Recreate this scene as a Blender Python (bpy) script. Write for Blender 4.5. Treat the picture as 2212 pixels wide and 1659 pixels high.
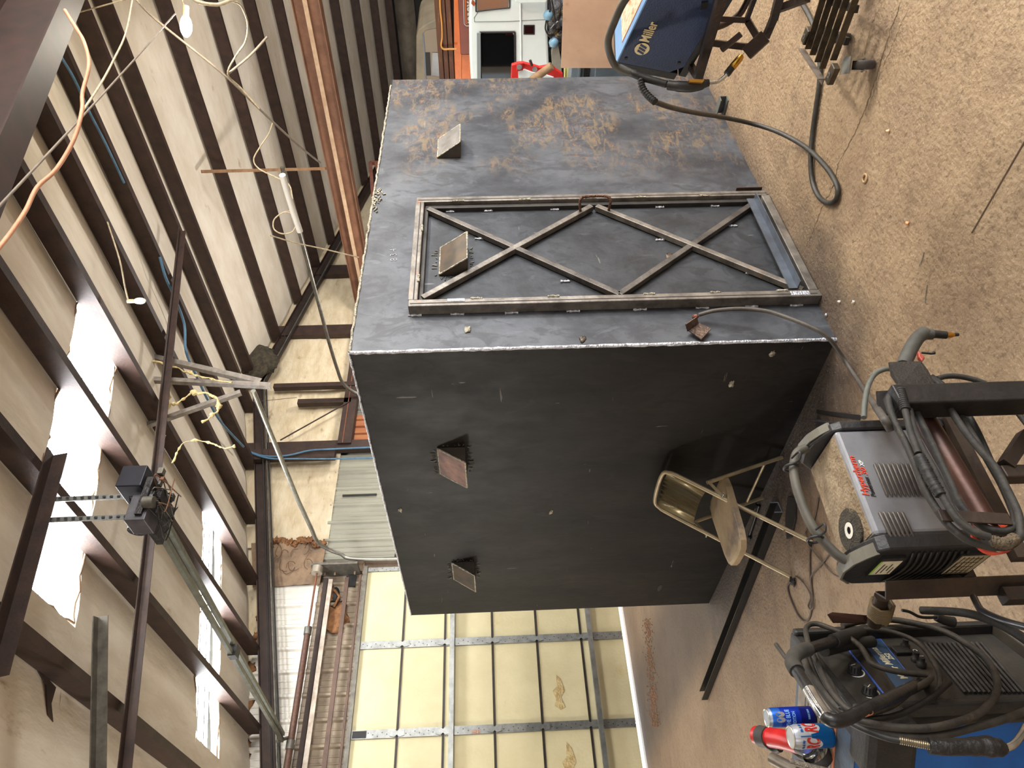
import bpy, bmesh, math, random
from mathutils import Vector as V, Matrix, noise
random.seed(7)
for o in list(bpy.data.objects): bpy.data.objects.remove(o)
sc = bpy.context.scene
COL = sc.collection
# ------------------------------------------------------------------ camera
# metric frame: X along the door face of the steel box, Y along its dark face and the roof purlins, Z up
FPX = 1519.79
CX = V((0.74008, -0.02882, -0.0)); 
def _axes():
    a = V((-548-829.5, 1096-1106, 0)); b = V((2507-829.5, 1006-1106, 0))
    f = math.sqrt(-(a.x*b.x + a.y*b.y))
    X = V((b.x, b.y, f)).normalized(); Y = V((a.x, a.y, f)).normalized()
    Y = (Y - X*X.dot(Y)).normalized(); Z = X.cross(Y)
    if Z.y > 0: Z = -Z
    return f, X, Y, Z
FPX, AX, AY, AZ = _axes()
EYE = V((0, 0, 1.75))
RIGHT = V((AX.x, AY.x, AZ.x)); DOWN = V((AX.y, AY.y, AZ.y)); FWD = V((AX.z, AY.z, AZ.z))
cam = bpy.data.cameras.new('camera'); camo = bpy.data.objects.new('camera', cam); COL.objects.link(camo)
m = Matrix.Identity(4)          # the phone was held on its side: picture right = down, picture up = right
for i, ax in enumerate((DOWN, RIGHT, -FWD)):
    for j in range(3): m[j][i] = ax[j]
m.translation = EYE
camo.matrix_world = m
cam.sensor_width = 36; cam.lens = FPX*36/2212; cam.clip_start = 0.05; cam.clip_end = 200
sc.camera = camo
# measuring helpers: where the sight line of a photo point meets a real plane
def ray(x, y): return RIGHT*(1659-y-829.5) + DOWN*(x-1106) + FWD*FPX
def Pz(x, y, z=0.0): d = ray(x, y); return EYE + d*((z-1.75)/d.z)
def Px(x, y, X): d = ray(x, y); return EYE + d*(X/d.x)
def Py(x, y, Y): d = ray(x, y); return EYE + d*(Y/d.y)
def Pd(x, y, D): return EYE + ray(x, y)*(D/FPX)
def Pn(x, y, p, n): d = ray(x, y); return EYE + d*((V(p)-EYE).dot(V(n))/d.dot(V(n)))
XR, ZR, SL = 8.5, 6.08, 0.215
def zroof(x): return ZR - SL*abs(x-XR)
def Pr(x, y, dz=0.0, side=1):
    d = ray(x, y); s = SL*side
    return EYE + d*((ZR+dz-s*XR-1.75)/(d.z-s*d.x))
# ------------------------------------------------------------------ world, lights, exposure
w = bpy.data.worlds.new('world'); sc.world = w; w.use_nodes = True
bg = w.node_tree.nodes['Background']; bg.inputs[0].default_value = (0.86, 0.93, 1, 1); bg.inputs[1].default_value = 1.5
def area(name, loc, target, sx, sy, power, col):
    l = bpy.data.lights.new(name, 'AREA'); l.shape = 'RECTANGLE'; l.size = sx; l.size_y = sy; l.energy = power; l.color = col
    o = bpy.data.objects.new(name, l); COL.objects.link(o); o.location = loc
    o.rotation_euler = (V(target)-V(loc)).to_track_quat('-Z', 'Y').to_euler(); return o
area('bay_daylight', (6.8, -5.8, 2.3), (4.2, 3.0, 2.9), 5.0, 3.6, 640, (1.0, 0.98, 0.96))
area('side_fill', (-2.7, 1.5, 2.2), (3.5, 9.0, 2.9), 4.0, 3.0, 45, (1.0, 0.98, 0.95))  # added fill from the left; the left wall has no opening
area('roof_lamp', (5.2, -0.9, 4.1), (4.2, 1.6, 0), 0.5, 0.5, 130, (1.0, 0.93, 0.8))
def bulb(name, loc, power, r=.25):  # unseen fill point lights, added to brighten the ceiling and dim corners
    l = bpy.data.lights.new(name, 'POINT'); l.energy = power; l.color = (1, .96, .90); l.shadow_soft_size = r
    o = bpy.data.objects.new(name, l); COL.objects.link(o); o.location = loc
bulb('fill_point', (4.6,-2.8,3.5), 270); bulb('fill_point', (8.6,-.6,4.0), 420); bulb('fill_point', (-1.6,7.3,2.5), 290); bulb('fill_point', (8.6,7.3,2.7), 210); bulb('fill_point', (14.5,2.0,3.9), 90)
sun = bpy.data.lights.new('sun', 'SUN'); sun.energy = 4; sun.angle = 0.02
so = bpy.data.objects.new('sun', sun); COL.objects.link(so); so.rotation_euler = (math.radians(-40), math.radians(15), 0)
sc.view_settings.view_transform = 'Standard'; sc.view_settings.look = 'None'
sc.view_settings.exposure = 0.35; sc.view_settings.gamma = 1.0; sc.view_settings.use_curve_mapping = False
# ------------------------------------------------------------------ materials
def lin(c):
    return tuple(((v/255)/12.92 if v/255 <= 0.04045 else ((v/255+0.055)/1.055)**2.4) for v in c) + (1,)
MATS = {}
def mat(name, c1, c2=None, scale=6.0, rough=0.6, metal=0.0, bump=0.0, bscale=60.0, stretch=(1,1,1), c3=None, s3=2.0, t3=(0.5,0.62), detail=6, lo=0.35, hi=0.65, spec=0.5, coat=0):
    if name in MATS: return MATS[name]
    M = bpy.data.materials.new(name); M.use_nodes = True; nt = M.node_tree; N = nt.nodes; L = nt.links
    b = N['Principled BSDF']; b.inputs['Roughness'].default_value = rough; b.inputs['Metallic'].default_value = metal
    b.inputs['Base Color'].default_value = lin(c1); b.inputs['Specular IOR Level'].default_value = spec
    if coat: b.inputs['Coat Weight'].default_value = coat; b.inputs['Coat Roughness'].default_value = 0.08
    tc = N.new('ShaderNodeTexCoord'); mp = N.new('ShaderNodeMapping'); mp.inputs['Scale'].default_value = stretch
    L.new(tc.outputs['Object'], mp.inputs[0])
    out = None
    if c2 is not None:
        n = N.new('ShaderNodeTexNoise'); n.inputs['Scale'].default_value = scale; n.inputs['Detail'].default_value = detail; n.inputs['Roughness'].default_value = 0.62
        L.new(mp.outputs[0], n.inputs[0]); r = N.new('ShaderNodeValToRGB')
        r.color_ramp.elements[0].position = lo; r.color_ramp.elements[1].position = hi
        r.color_ramp.elements[0].color = lin(c1); r.color_ramp.elements[1].color = lin(c2)
        L.new(n.outputs[0], r.inputs[0]); out = r.outputs[0]
    if c3 is not None:
        n = N.new('ShaderNodeTexNoise'); n.inputs['Scale'].default_value = s3; n.inputs['Detail'].default_value = 10; n.inputs['Roughness'].default_value = 0.7
        L.new(mp.outputs[0], n.inputs[0]); r = N.new('ShaderNodeValToRGB')
        r.color_ramp.elements[0].position = t3[0]; r.color_ramp.elements[1].position = t3[1]
        L.new(n.outputs[0], r.inputs[0]); mx = N.new('ShaderNodeMix'); mx.data_type = 'RGBA'
        L.new(r.outputs[0], mx.inputs[0]); mx.inputs[7].default_value = lin(c3)
        if out: L.new(out, mx.inputs[6])
        else: mx.inputs[6].default_value = lin(c1)
        out = mx.outputs[2]
    if out: L.new(out, b.inputs['Base Color'])
    if bump:
        n = N.new('ShaderNodeTexNoise'); n.inputs['Scale'].default_value = bscale; n.inputs['Detail'].default_value = 5
        L.new(mp.outputs[0], n.inputs[0]); bp = N.new('ShaderNodeBump'); bp.inputs['Strength'].default_value = bump; bp.inputs['Distance'].default_value = 0.02
        L.new(n.outputs[0], bp.inputs['Height']); L.new(bp.outputs[0], b.inputs['Normal'])
    MATS[name] = M; return M
def emis(name, c, s):
    M = bpy.data.materials.new(name); M.use_nodes = True; N = M.node_tree.nodes; b = N['Principled BSDF']
    b.inputs['Base Color'].default_value = lin(c); b.inputs['Emission Color'].default_value = lin(c); b.inputs['Emission Strength'].default_value = s
    MATS[name] = M; return M
# ------------------------------------------------------------------ mesh builder
def cat(pts, sub=6, closed=False):
    pts = [V(p) for p in pts]; n = len(pts); out = []
    if n < 3: return pts
    rng = range(n) if closed else range(n-1)
    for i in rng:
        p1, p2 = pts[i], pts[(i+1) % n]
        p0 = pts[i-1] if (closed or i > 0) else p1*2-p2
        p3 = pts[(i+2) % n] if (closed or i+2 < n) else p2*2-p1
        for k in range(sub):
            t = k/sub
            out.append(0.5*((2*p1)+(p2-p0)*t+(2*p0-5*p1+4*p2-p3)*t*t+(3*p1-p0-3*p2+p3)*t**3))
    if not closed: out.append(pts[-1])
    return out
class MB:
    def __init__(s): s.v = []; s.f = []; s.sm = []
    def add(s, vs, fs, smooth=False):
        k = len(s.v); s.v += [V(p) for p in vs]
        for f in fs: s.f.append([i+k for i in f]); s.sm.append(smooth)
        return s
    def obox(s, p, a, b, c):
        p, a, b, c = V(p), V(a), V(b), V(c)
        vs = [p, p+a, p+a+b, p+b, p+c, p+a+c, p+a+b+c, p+b+c]
        fs = [(0,3,2,1),(4,5,6,7),(0,1,5,4),(1,2,6,5),(2,3,7,6),(3,0,4,7)]
        if a.cross(b).dot(c) < 0: fs = [f[::-1] for f in fs]
        return s.add(vs, fs)
    def box(s, x0, x1, y0, y1, z0, z1): return s.obox((x0,y0,z0), (x1-x0,0,0), (0,y1-y0,0), (0,0,z1-z0))
    def quad(s, *p): return s.add(p, [tuple(range(len(p)))])
    def prism(s, poly, vec):
        n = len(poly); vec = V(vec); P = [V(p) for p in poly]
        return s.add(P+[p+vec for p in P], [tuple(range(n))[::-1], tuple(range(n, 2*n))]+[(i,(i+1)%n,(i+1)%n+n,i+n) for i in range(n)])
    def prof(s, p, q, poly, up=(0,0,1), smooth=False):
        p, q = V(p), V(q); d = (q-p).normalized(); r = d.cross(V(up)).normalized(); u = r.cross(d)
        A = [p+r*a+u*b for a, b in poly]; B = [q+r*a+u*b for a, b in poly]; n = len(poly)
        return s.add(A+B, [tuple(range(n)), tuple(range(n, 2*n))[::-1]]+[(i+n,(i+1)%n+n,(i+1)%n,i) for i in range(n)], False)
    def bar(s, p, q, wd, h, up=(0,0,1)): return s.prof(p, q, [(-wd/2,-h/2),(wd/2,-h/2),(wd/2,h/2),(-wd/2,h/2)], up)
    def angle(s, p, q, a, t=.006, up=(0,0,1), sx=1, sy=1):
        return s.prof(p, q, [(0,0),(sx*a,0),(sx*a,sy*t),(sx*t,sy*t),(sx*t,sy*a),(0,sy*a)], up)
    def tube(s, pts, r, n=8, closed=False, cap=True, radii=None):
        pts = [V(p) for p in pts]; m = len(pts); rings = []; prev = None
        for i, p in enumerate(pts):
            if closed: d = pts[(i+1) % m]-pts[i-1]
            else: d = pts[min(i+1, m-1)]-pts[max(i-1, 0)]
            if d.length < 1e-9: d = V((0,0,1))
            d.normalize()
            if prev is None:
                a = V((0,0,1)) if abs(d.z) < .9 else V((1,0,0)); prev = d.cross(a).normalized()
            u = (prev-d*prev.dot(d)); u = u.normalized() if u.length > 1e-6 else d.orthogonal().normalized()
            w2 = d.cross(u); prev = u; rr = radii[i] if radii else r
            rings.append([p+(u*math.cos(2*math.pi*k/n)+w2*math.sin(2*math.pi*k/n))*rr for k in range(n)])
        vs = [q for g in rings for q in g]; fs = []
        for i in range(m if closed else m-1):
            j = (i+1) % m
            for k in range(n): fs.append((i*n+k, i*n+(k+1)%n, j*n+(k+1)%n, j*n+k))
        s.add(vs, fs, True)
        if cap and not closed: s.add(rings[0], [tuple(range(n))[::-1]]); s.add(rings[-1], [tuple(range(n))])
        return s
    def cyl(s, p, q, r, n=16, r2=None): return s.tube([p, q], r, n, radii=[r, r if r2 is None else r2])
    def lathe(s, prof, o, ax=(0,0,1), n=20, smooth=True, cap=True):
        o = V(o); ax = V(ax).normalized(); u = ax.orthogonal().normalized(); w2 = ax.cross(u); vs = []; m = len(prof)
        for r, z in prof:
            for k in range(n): a = 2*math.pi*k/n; vs.append(o+ax*z+(u*math.cos(a)+w2*math.sin(a))*r)
        fs = [(i*n+k, i*n+(k+1)%n, (i+1)*n+(k+1)%n, (i+1)*n+k) for i in range(m-1) for k in range(n)]
        s.add(vs, fs, smooth)
        if not cap: return s
        s.add([vs[k] for k in range(n)], [tuple(range(n))[::-1]]); s.add([vs[(m-1)*n+k] for k in range(n)], [tuple(range(n))])
        return s
    def blob(s, c, rx, ry, rz, n=10, m=7, nz=0.0, seed=0):
        c = V(c); vs = []
        for i in range(m+1):
            t = math.pi*i/m
            for k in range(n):
                a = 2*math.pi*k/n; d = V((math.sin(t)*math.cos(a), math.sin(t)*math.sin(a), math.cos(t)))
                g = 1+nz*noise.noise(d*2.3+V((seed, 0, 0)))*2
                vs.append(c+V((d.x*rx*g, d.y*ry*g, d.z*rz*g)))
        return s.add(vs, [(i*n+k, (i+1)*n+k, (i+1)*n+(k+1)%n, i*n+(k+1)%n) for i in range(m) for k in range(n)], True)
    def build(s, name, material, parent=None, bevel=0, seg=2, flip=False, **props):
        me = bpy.data.meshes.new(name); o = bpy.data.objects.new(name, me)
        if parent is None:
            xs = [p.x for p in s.v]; ys = [p.y for p in s.v]; zs = [p.z for p in s.v]
            base = V(((min(xs)+max(xs))/2, (min(ys)+max(ys))/2, min(zs))); o.location = base
        else:
            base = V((0,0,0)); q = parent
            while q: base += q.location; q = q.parent
        me.from_pydata([tuple(p-base) for p in s.v], [], s.f); me.validate()
        if len(me.polygons) == len(s.sm): me.polygons.foreach_set('use_smooth', s.sm)
        bm = bmesh.new(); bm.from_mesh(me); bmesh.ops.recalc_face_normals(bm, faces=bm.faces); bm.to_mesh(me); bm.free()
        me.materials.append(material); COL.objects.link(o)
        if parent is not None: o.parent = parent
        if bevel:
            md = o.modifiers.new('bevel', 'BEVEL'); md.width = bevel; md.segments = seg; md.limit_method = 'ANGLE'
        for k, v_ in props.items(): o[k] = v_
        return o
def thing(name, label, category, loc, group=None):
    o = bpy.data.objects.new(name, None); COL.objects.link(o); o.location = V(loc); o.empty_display_size = .05
    o['label'] = label; o['category'] = category
    if group: o['group'] = group
    return o
def text(body, size, org, xd, yd, material, parent, name='lettering', ext=.0006, shear=0, offset=0.0, align='LEFT', sx=1.0, fit=None):
    cu = bpy.data.curves.new(name, 'FONT'); cu.body = body; cu.size = size; cu.extrude = ext; cu.shear = shear; cu.offset = offset; cu.align_x = align
    o = bpy.data.objects.new(name, cu); COL.objects.link(o); dg = bpy.context.evaluated_depsgraph_get()
    me = bpy.data.meshes.new_from_object(o.evaluated_get(dg)); bpy.data.objects.remove(o)
    xd = V(xd).normalized(); yd = V(yd); yd = (yd-xd*yd.dot(xd)).normalized(); zd = xd.cross(yd)
    base = V((0,0,0)); q = parent
    while q: base += q.location; q = q.parent
    o = bpy.data.objects.new(name, me); COL.objects.link(o); o.parent = parent
    if fit:
        xs = [v_.co.x for v_ in me.vertices]; sx = fit/(max(xs)-min(xs))
    for v_ in me.vertices:
        c = v_.co.copy(); v_.co = V(org)-base+xd*c.x*sx+yd*c.y+zd*c.z
    me.materials.clear(); me.materials.append(material); return o
def struct(o): o['kind'] = 'structure'; return o
def copies(src, locs, parent):
    out = []
    for p in locs:
        c = src.copy(); COL.objects.link(c); c.parent = parent; c.location = V(p); out.append(c)
    return out
# ------------------------------------------------------------------ materials used
M_ins = mat('roof_insulation', (222,214,200), (204,192,174), 3, .8, 0, .4, 10, (1,.35,1), c3=(150,126,98), s3=5, t3=(.62,.78))
M_wins = mat('wall_insulation', (214,200,172), (190,172,140), 2.5, .75, 0, .8, 7, (1,1,2.2), c3=(132,110,84), s3=3, t3=(.58,.75))
M_brown = mat('red_oxide_steel', (62,43,35), (44,31,26), 8, .6, .1, .1, 40)
M_brownl = mat('brown_painted_steel', (126,78,54), (104,62,44), 5, .5, .1, .1, 40)
M_hdr = mat('header_brown', (100,76,62), (78,58,48), 6, .6, .1)
M_brownb = mat('beam_brown', (130,92,70), (108,74,56), 5, .45, .15, .1, 40)
M_raft = mat('rafter_steel', (54,33,27), (38,25,22), 5, .6, .1)
M_galv = mat('galvanised_steel', (150,152,150), (122,124,122), 10, .42, .75, .05, 60)
M_galvd = mat('dull_galvanised', (118,114,104), (92,88,82), 14, .5, .6)
M_foam = mat('yellowed_door_foam', (208,199,162), (196,186,148), 2.2, .75, 0, .12, 30, c3=(184,160,104), s3=1.6, t3=(.62,.8))
M_darkstrut = mat('dark_strut', (44,40,38), (60,54,50), 8, .5, .4)
M_white = mat('white_siding', (226,222,212), (206,200,188), 3, .5, 0, .1, 14)
M_fiber = mat('exposed_fibreglass', (150,106,66), (110,72,46), 9, .95, 0, 1.0, 24)
M_torn = mat('torn_facing', (150,124,98), (112,92,74), 4, .8, 0, .9, 12)
M_rib = mat('ribbed_siding_green_grey', (158,156,140), (140,138,124), 2.5, .5, .1, .1, 30, (1,1,.3), c3=(120,100,80), s3=3, t3=(.6,.8))
M_ribd = mat('ribbed_siding_tan', (150,134,112), (124,108,90), 3, .6, .1, .1, 30, c3=(90,66,50), s3=3, t3=(.56,.76))
M_rust = mat('rusty_siding', (140,74,44), (168,112,70), 3, .7, .1, .1, 30, (1,1,.25))
M_grey = mat('grey_lumber_siding', (128,124,114), (100,96,88), 4, .7)
M_black = mat('black_rubber', (18,18,18), (32,30,28), 25, .6, 0, .1, 120)
M_dusty = mat('dusty_black_hose', (50,47,42), (32,30,28), 22, .7, 0, .15, 90, c3=(92,84,70), s3=30, t3=(.58,.8))
M_darkwall = mat('dark_wall', (40,38,36), (30,28,27), 3, .9)
# floor
def floor_material():
    M = mat('stained_concrete', (166,144,116), (142,120,94), 1.3, .62, 0, .5, 45, c3=(112,92,74), s3=2.4, t3=(.48,.80), lo=.3, hi=.7)
    nt = M.node_tree; N = nt.nodes; L = nt.links; b = N['Principled BSDF']
    src = b.inputs['Base Color'].links[0].from_socket
    tc = N.new('ShaderNodeTexCoord')
    def nz(s, d=8, st=(1,1,1), rough=.7):
        mp = N.new('ShaderNodeMapping'); mp.inputs['Scale'].default_value = st; L.new(tc.outputs['Object'], mp.inputs[0])
        n = N.new('ShaderNodeTexNoise'); n.inputs['Scale'].default_value = s; n.inputs['Detail'].default_value = d; n.inputs['Roughness'].default_value = rough; L.new(mp.outputs[0], n.inputs[0]); return n.outputs[0]
    def ramp(v, a, c):
        r = N.new('ShaderNodeMapRange'); r.interpolation_type = 'SMOOTHSTEP'; r.inputs[1].default_value = a; r.inputs[2].default_value = c; L.new(v, r.inputs[0]); return r.outputs[0]
    def mth(op, a, c):
        n = N.new('ShaderNodeMath'); n.operation = op
        for i, q in enumerate((a, c)):
            if isinstance(q, (int, float)): n.inputs[i].default_value = q
            else: L.new(q, n.inputs[i])
        return n.outputs[0]
    def over(base, fac, col):
        mx = N.new('ShaderNodeMix'); mx.data_type = 'RGBA'; L.new(fac, mx.inputs[0]); L.new(base, mx.inputs[6]); mx.inputs[7].default_value = lin(col); return mx.outputs[2]
    # fine speckle of grit and pits
    src = over(src, mth('MULTIPLY', ramp(nz(34, 5), .52, .64), .55), (98,78,58))
    src = over(src, mth('MULTIPLY', ramp(nz(80, 3), .60, .68), .5), (206,184,152))
    src = over(src, mth('MULTIPLY', ramp(nz(5, 9, (1,1,1), .75), .50, .68), .5), (104,82,64))
    src = over(src, mth('MULTIPLY', ramp(nz(.9, 6), .5, .62), .4), (118,96,78))
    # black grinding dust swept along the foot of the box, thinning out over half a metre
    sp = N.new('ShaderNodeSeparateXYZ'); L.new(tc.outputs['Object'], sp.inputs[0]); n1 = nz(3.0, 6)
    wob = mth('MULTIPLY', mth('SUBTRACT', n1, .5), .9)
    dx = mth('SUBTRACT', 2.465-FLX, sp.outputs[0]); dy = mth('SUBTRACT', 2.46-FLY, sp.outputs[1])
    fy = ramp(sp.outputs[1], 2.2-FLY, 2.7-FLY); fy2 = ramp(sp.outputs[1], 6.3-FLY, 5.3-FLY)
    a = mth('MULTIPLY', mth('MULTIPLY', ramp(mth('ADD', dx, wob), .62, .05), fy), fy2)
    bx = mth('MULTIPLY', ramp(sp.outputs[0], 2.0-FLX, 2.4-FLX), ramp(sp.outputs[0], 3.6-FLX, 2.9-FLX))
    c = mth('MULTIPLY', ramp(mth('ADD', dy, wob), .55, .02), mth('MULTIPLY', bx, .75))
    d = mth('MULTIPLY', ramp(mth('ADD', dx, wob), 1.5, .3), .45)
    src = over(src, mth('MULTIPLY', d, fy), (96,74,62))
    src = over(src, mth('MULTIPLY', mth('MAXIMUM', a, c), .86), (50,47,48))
    L.new(src, b.inputs['Base Color']); return M
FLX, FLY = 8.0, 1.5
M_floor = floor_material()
# ------------------------------------------------------------------ floor with cracks as recessed joints
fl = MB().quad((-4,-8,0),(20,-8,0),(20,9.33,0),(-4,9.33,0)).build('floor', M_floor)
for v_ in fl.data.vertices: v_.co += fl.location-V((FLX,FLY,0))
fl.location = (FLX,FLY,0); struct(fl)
M_crack = mat('floor_crack', (74,56,42), None, rough=.95)
def ribbon(pts, wd):
    mb = MB(); pts = [V(p) for p in pts]; out = []
    for i, p in enumerate(pts):
        d = (pts[min(i+1,len(pts)-1)]-pts[max(i-1,0)]).normalized(); r = V((d.y,-d.x,0)); k = wd*(.5+random.random()*.9)
        out.append((p+r*k, p-r*k))
    vs = [q for a in out for q in a]
    return mb.add(vs, [(2*i,2*i+1,2*i+3,2*i+2) for i in range(len(pts)-1)])
def crack(px, wd=.0016, jit=.006):
    pts = []
    P = cat([Pz(x, y, .0015) for x, y in px], 14)
    for p in P: pts.append(p+V((random.uniform(-jit,jit), random.uniform(-jit,jit), 0)))
    ribbon(pts, wd).build('floor_crack', M_crack, fl)
crack([(1945,5),(1915,90),(1892,170),(1866,240),(1840,300),(1812,350),(1800,400),(1775,450),(1748,520)])
crack([(1905,10),(1880,60),(1868,120)], .001)
crack([(1960,20),(1935,80),(1905,150),(1880,220)], .001)
crack([(1738,140),(1730,160),(1722,180)], .001); crack([(1640,120),(1650,150),(1668,190)], .0008)
MB().obox((2.02,1.5,.0008),(.012,-1.1,0),(.006,0,0),(0,0,.0008)).build('floor_joint', M_crack, fl)
og = MB().quad((-30,9.5,-.03),(40,9.5,-.03),(40,60,-.03),(-30,60,-.03)).build('floor', mat('outside_concrete', (200,196,188), (184,180,170), 2, .8)); struct(og)
# ------------------------------------------------------------------ roof
YE = 9.35
roof = thing('ceiling', '', '', (8.5,1.5,6.0)); struct(roof); del roof['label']; del roof['category']
LPUR = [-1.9,-1.0,-.1,.8,1.81,2.81,3.79,4.79,5.78,6.80,7.99]; RPUR = [8.66,9.72,10.78,11.8,12.7,13.9,15.02,16.1,17.2,18.2]
SKY = [(2.18,4.88,4.03,4.80),(2.16,4.95,7.36,8.12)]
pur = sorted(LPUR+RPUR)
def sag(x):
    for a, b in zip(pur[:-1], pur[1:]):
        if a <= x <= b: return -.035*math.sin(math.pi*(x-a)/(b-a))
    return 0
def roof_sheet(x0, x1, y0, y1, nm='insulation_sheet'):
    nx = max(2, int((x1-x0)/.22)); ny = max(1, int((y1-y0)/.6)); vs = []; fs = []
    for i in range(nx+1):
        x = x0+(x1-x0)*i/nx
        for j in range(ny+1):
            y = y0+(y1-y0)*j/ny; vs.append((x, y, zroof(x)+sag(x)+.012*noise.noise((x*2,y*.8,0))))
    for i in range(nx):
        for j in range(ny): a = i*(ny+1)+j; fs.append((a, a+1, a+ny+2, a+ny+1))
    k = len(vs); vs2 = vs+[(x, y, z+.09) for x, y, z in vs]; fs2 = fs+[tuple(q+k for q in f[::-1]) for f in fs]
    mb = MB().add(vs2, fs2, True); e = []
    def edge(a, b): e.append((a, b, b+k, a+k))
    for i in range(nx): edge(i*(ny+1), (i+1)*(ny+1)); edge(i*(ny+1)+ny, (i+1)*(ny+1)+ny)
    for j in range(ny): edge(j, j+1); edge(nx*(ny+1)+j, nx*(ny+1)+j+1)
    mb.add(vs2, e); mb.build(nm, M_ins, roof)
ys = [-7,-3.4,.3,4.03,4.80,7.36,8.12,YE]
for a, b in zip(ys[:-1], ys[1:]):
    hole = (a, b) in ((4.03,4.80),(7.36,8.12))
    if hole: roof_sheet(-3, 2.17, a, b); roof_sheet(4.9, 8.5, a, b)
    else: roof_sheet(-3, 8.5, a, b)
for a, b in zip([-7,-3.4,.3,4,7], [-3.4,.3,4,7,YE]): roof_sheet(8.5, 18.9, a, b)
M_sky = emis('daylit_fibreglass', (246,250,255), 20)
for i, (x0, x1, y0, y1) in enumerate(SKY):
    mb = MB(); n = 9
    for k in range(n):   # corrugated translucent sheet
        ya, yb = y0-.1+(y1-y0+.2)*k/n, y0-.1+(y1-y0+.2)*(k+1)/n; h = .012*(k % 2)
        mb.quad((x0-.1,ya,zroof(x0-.1)+.13+h),(x1+.1,ya,zroof(x1+.1)+.13+h),(x1+.1,yb,zroof(x1+.1)+.13+h),(x0-.1,yb,zroof(x0-.1)+.13+h))
    struct(mb.build('window_%d' % (i+1), M_sky))
    # ragged cut insulation lip round the opening
    lp = [V((x0,y0,0)),V((x1,y0,0)),V((x1,y1,0)),V((x0,y1,0))]; pts = []
    for a, b in zip(lp, lp[1:]+lp[:1]):
        nn = int((b-a).length/.09)
        for k in range(nn):
            p = a.lerp(b, k/nn); p += V((random.uniform(-.02,.02), random.uniform(-.02,.02), 0)); p.z = zroof(p.x)-.012+random.uniform(-.015,.01); pts.append(p)
    MB().tube(pts, .010, 6, closed=True).build('cut_facing_edge', M_torn, roof)
def cpurlin(x, flip=1):
    mb = MB(); zt = zroof(x)-.035; zb = zroof(x)-.21; w_ = .065
    P = [(-w_,zb),(0,zb),(0,zb+.02),(-.004,zb+.02),(-.004,zb+.005),(-w_+.005,zb+.005),(-w_+.005,zt-.005),(-.004,zt-.005),(-.004,zt-.02),(0,zt-.02),(0,zt),(-w_,zt)]
    # profile in the XZ plane swept along Y
    A = [V((x+a, -7, z)) for a, z in P]; B = [V((x+a, YE-.06, z)) for a, z in P]; n = len(P)
    mb.add(A+B, [tuple(range(n))[::-1], tuple(range(n, 2*n))]+[(i, (i+1)%n, (i+1)%n+n, i+n) for i in range(n)])
    return mb.build('purlin', M_brown, roof)
for x in pur: cpurlin(x)
# rigid frame rafter crossing just above the camera and channel rafter on the end wall
def rafter(y, x0, x1, d0, d1, fw, M, nm):
    for xa, xb in ((x0, XR), (XR, x1)):
        mb = MB(); t = .014
        A, B = V((xa,y,zroof(xa))), V((xb,y,zroof(xb)))
        def slab(za, zb, hw): mb.obox(A+V((0,-hw,za)), B-A, (0,2*hw,0), (0,0,zb-za))
        slab(-d0-t, -d0, fw/2); slab(-d1, -d1+t, fw/2); slab(-d1+t, -d0-t, .005)
        mb.build(nm, M, roof)
rafter(2.0, -3, 18.9, .215, .72, .2, M_raft, 'rafter')
rafter(9.22, -3, 18.9, .19, .37, .12, M_brown, 'end_rafter')
# sloping braces hung under the purlins
MB().angle((1.2,5.3,zroof(1.2)-.235),(7.78,5.46,zroof(7.78)-.235),.07,.008,sy=-1).build('sag_angle', M_brown, roof)
MB().angle((.6,4.95,zroof(.6)-.3),(2.12,4.55,zroof(2.12)-.3),.07,.008,sy=-1).build('sag_angle', M_galvd, roof)
MB().angle((1.4,3.66,zroof(1.4)-.235),(2.9,3.78,zroof(2.9)-.235),.09,.008,sy=-1).build('sag_angle', M_brown, roof)
# ------------------------------------------------------------------ end wall
wb = thing('wall_back', '', '', (8,YE,0)); struct(wb); del wb['label']; del wb['category']
def wpoly(pts, y, th, M, nm, par=None): return MB().prism([(x, y, z) for x, z in pts], (0,th,0)).build(nm, M, par or wb)
def wavy(x0, x1, z0f, z1f, y, M, nm, amp=.03, step=.12):
    nx = int((x1-x0)/step)+1; nz_ = 16; vs = []; fs = []
    for i in range(nx+1):
        x = x0+(x1-x0)*i/nx
        for j in range(nz_+1):
            z = z0f(x)+(z1f(x)-z0f(x))*j/nz_; vs.append((x, y-amp*(noise.noise((x*1.3,z*2.2,3))+.6*noise.noise((x*4,z*9,1))), z))
    for i in range(nx):
        for j in range(nz_): a = i*(nz_+1)+j; fs.append((a, a+1, a+nz_+2, a+nz_+1))
    return MB().add(vs, fs, True).build(nm, M, wb)
def ribs(x0, x1, z0, z1, y, M, nm, pitch=.305, h=.03):
    """trapezoid-ribbed metal siding, ribs vertical"""
    P = [(x0, 0)]; x = x0+.06
    while x+.1 < x1:
        P += [(x, 0), (x+.022, h), (x+.052, h), (x+.074, 0)]
        if pitch > .2: P += [(x+.13, 0), (x+.138, .008), (x+.15, .008), (x+.158, 0), (x+.21, 0), (x+.218, .008), (x+.23, .008), (x+.238, 0)]
        x += pitch
    P.append((x1, 0)); P = [q for q in P if q[0] <= x1]
    vs = [(a, y-b, z) for a, b in P for z in (z0, z1)]
    return MB().add(vs, [(2*i, 2*i+1, 2*i+3, 2*i+2) for i in range(len(P)-1)]).build(nm, M, wb)
wavy(5.33, 18.8, lambda x: 4.2 if x > 5.2 else 4.2, lambda x: zroof(x)+.02, YE-.03, M_wins, 'wall_insulation_sheet')
MB().quad((-3,YE+.12,3.55),(18.9,YE+.12,3.55),(18.9,YE+.12,6.2),(-3,YE+.12,6.2)).build('outer_sheet', M_grey, wb)
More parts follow.
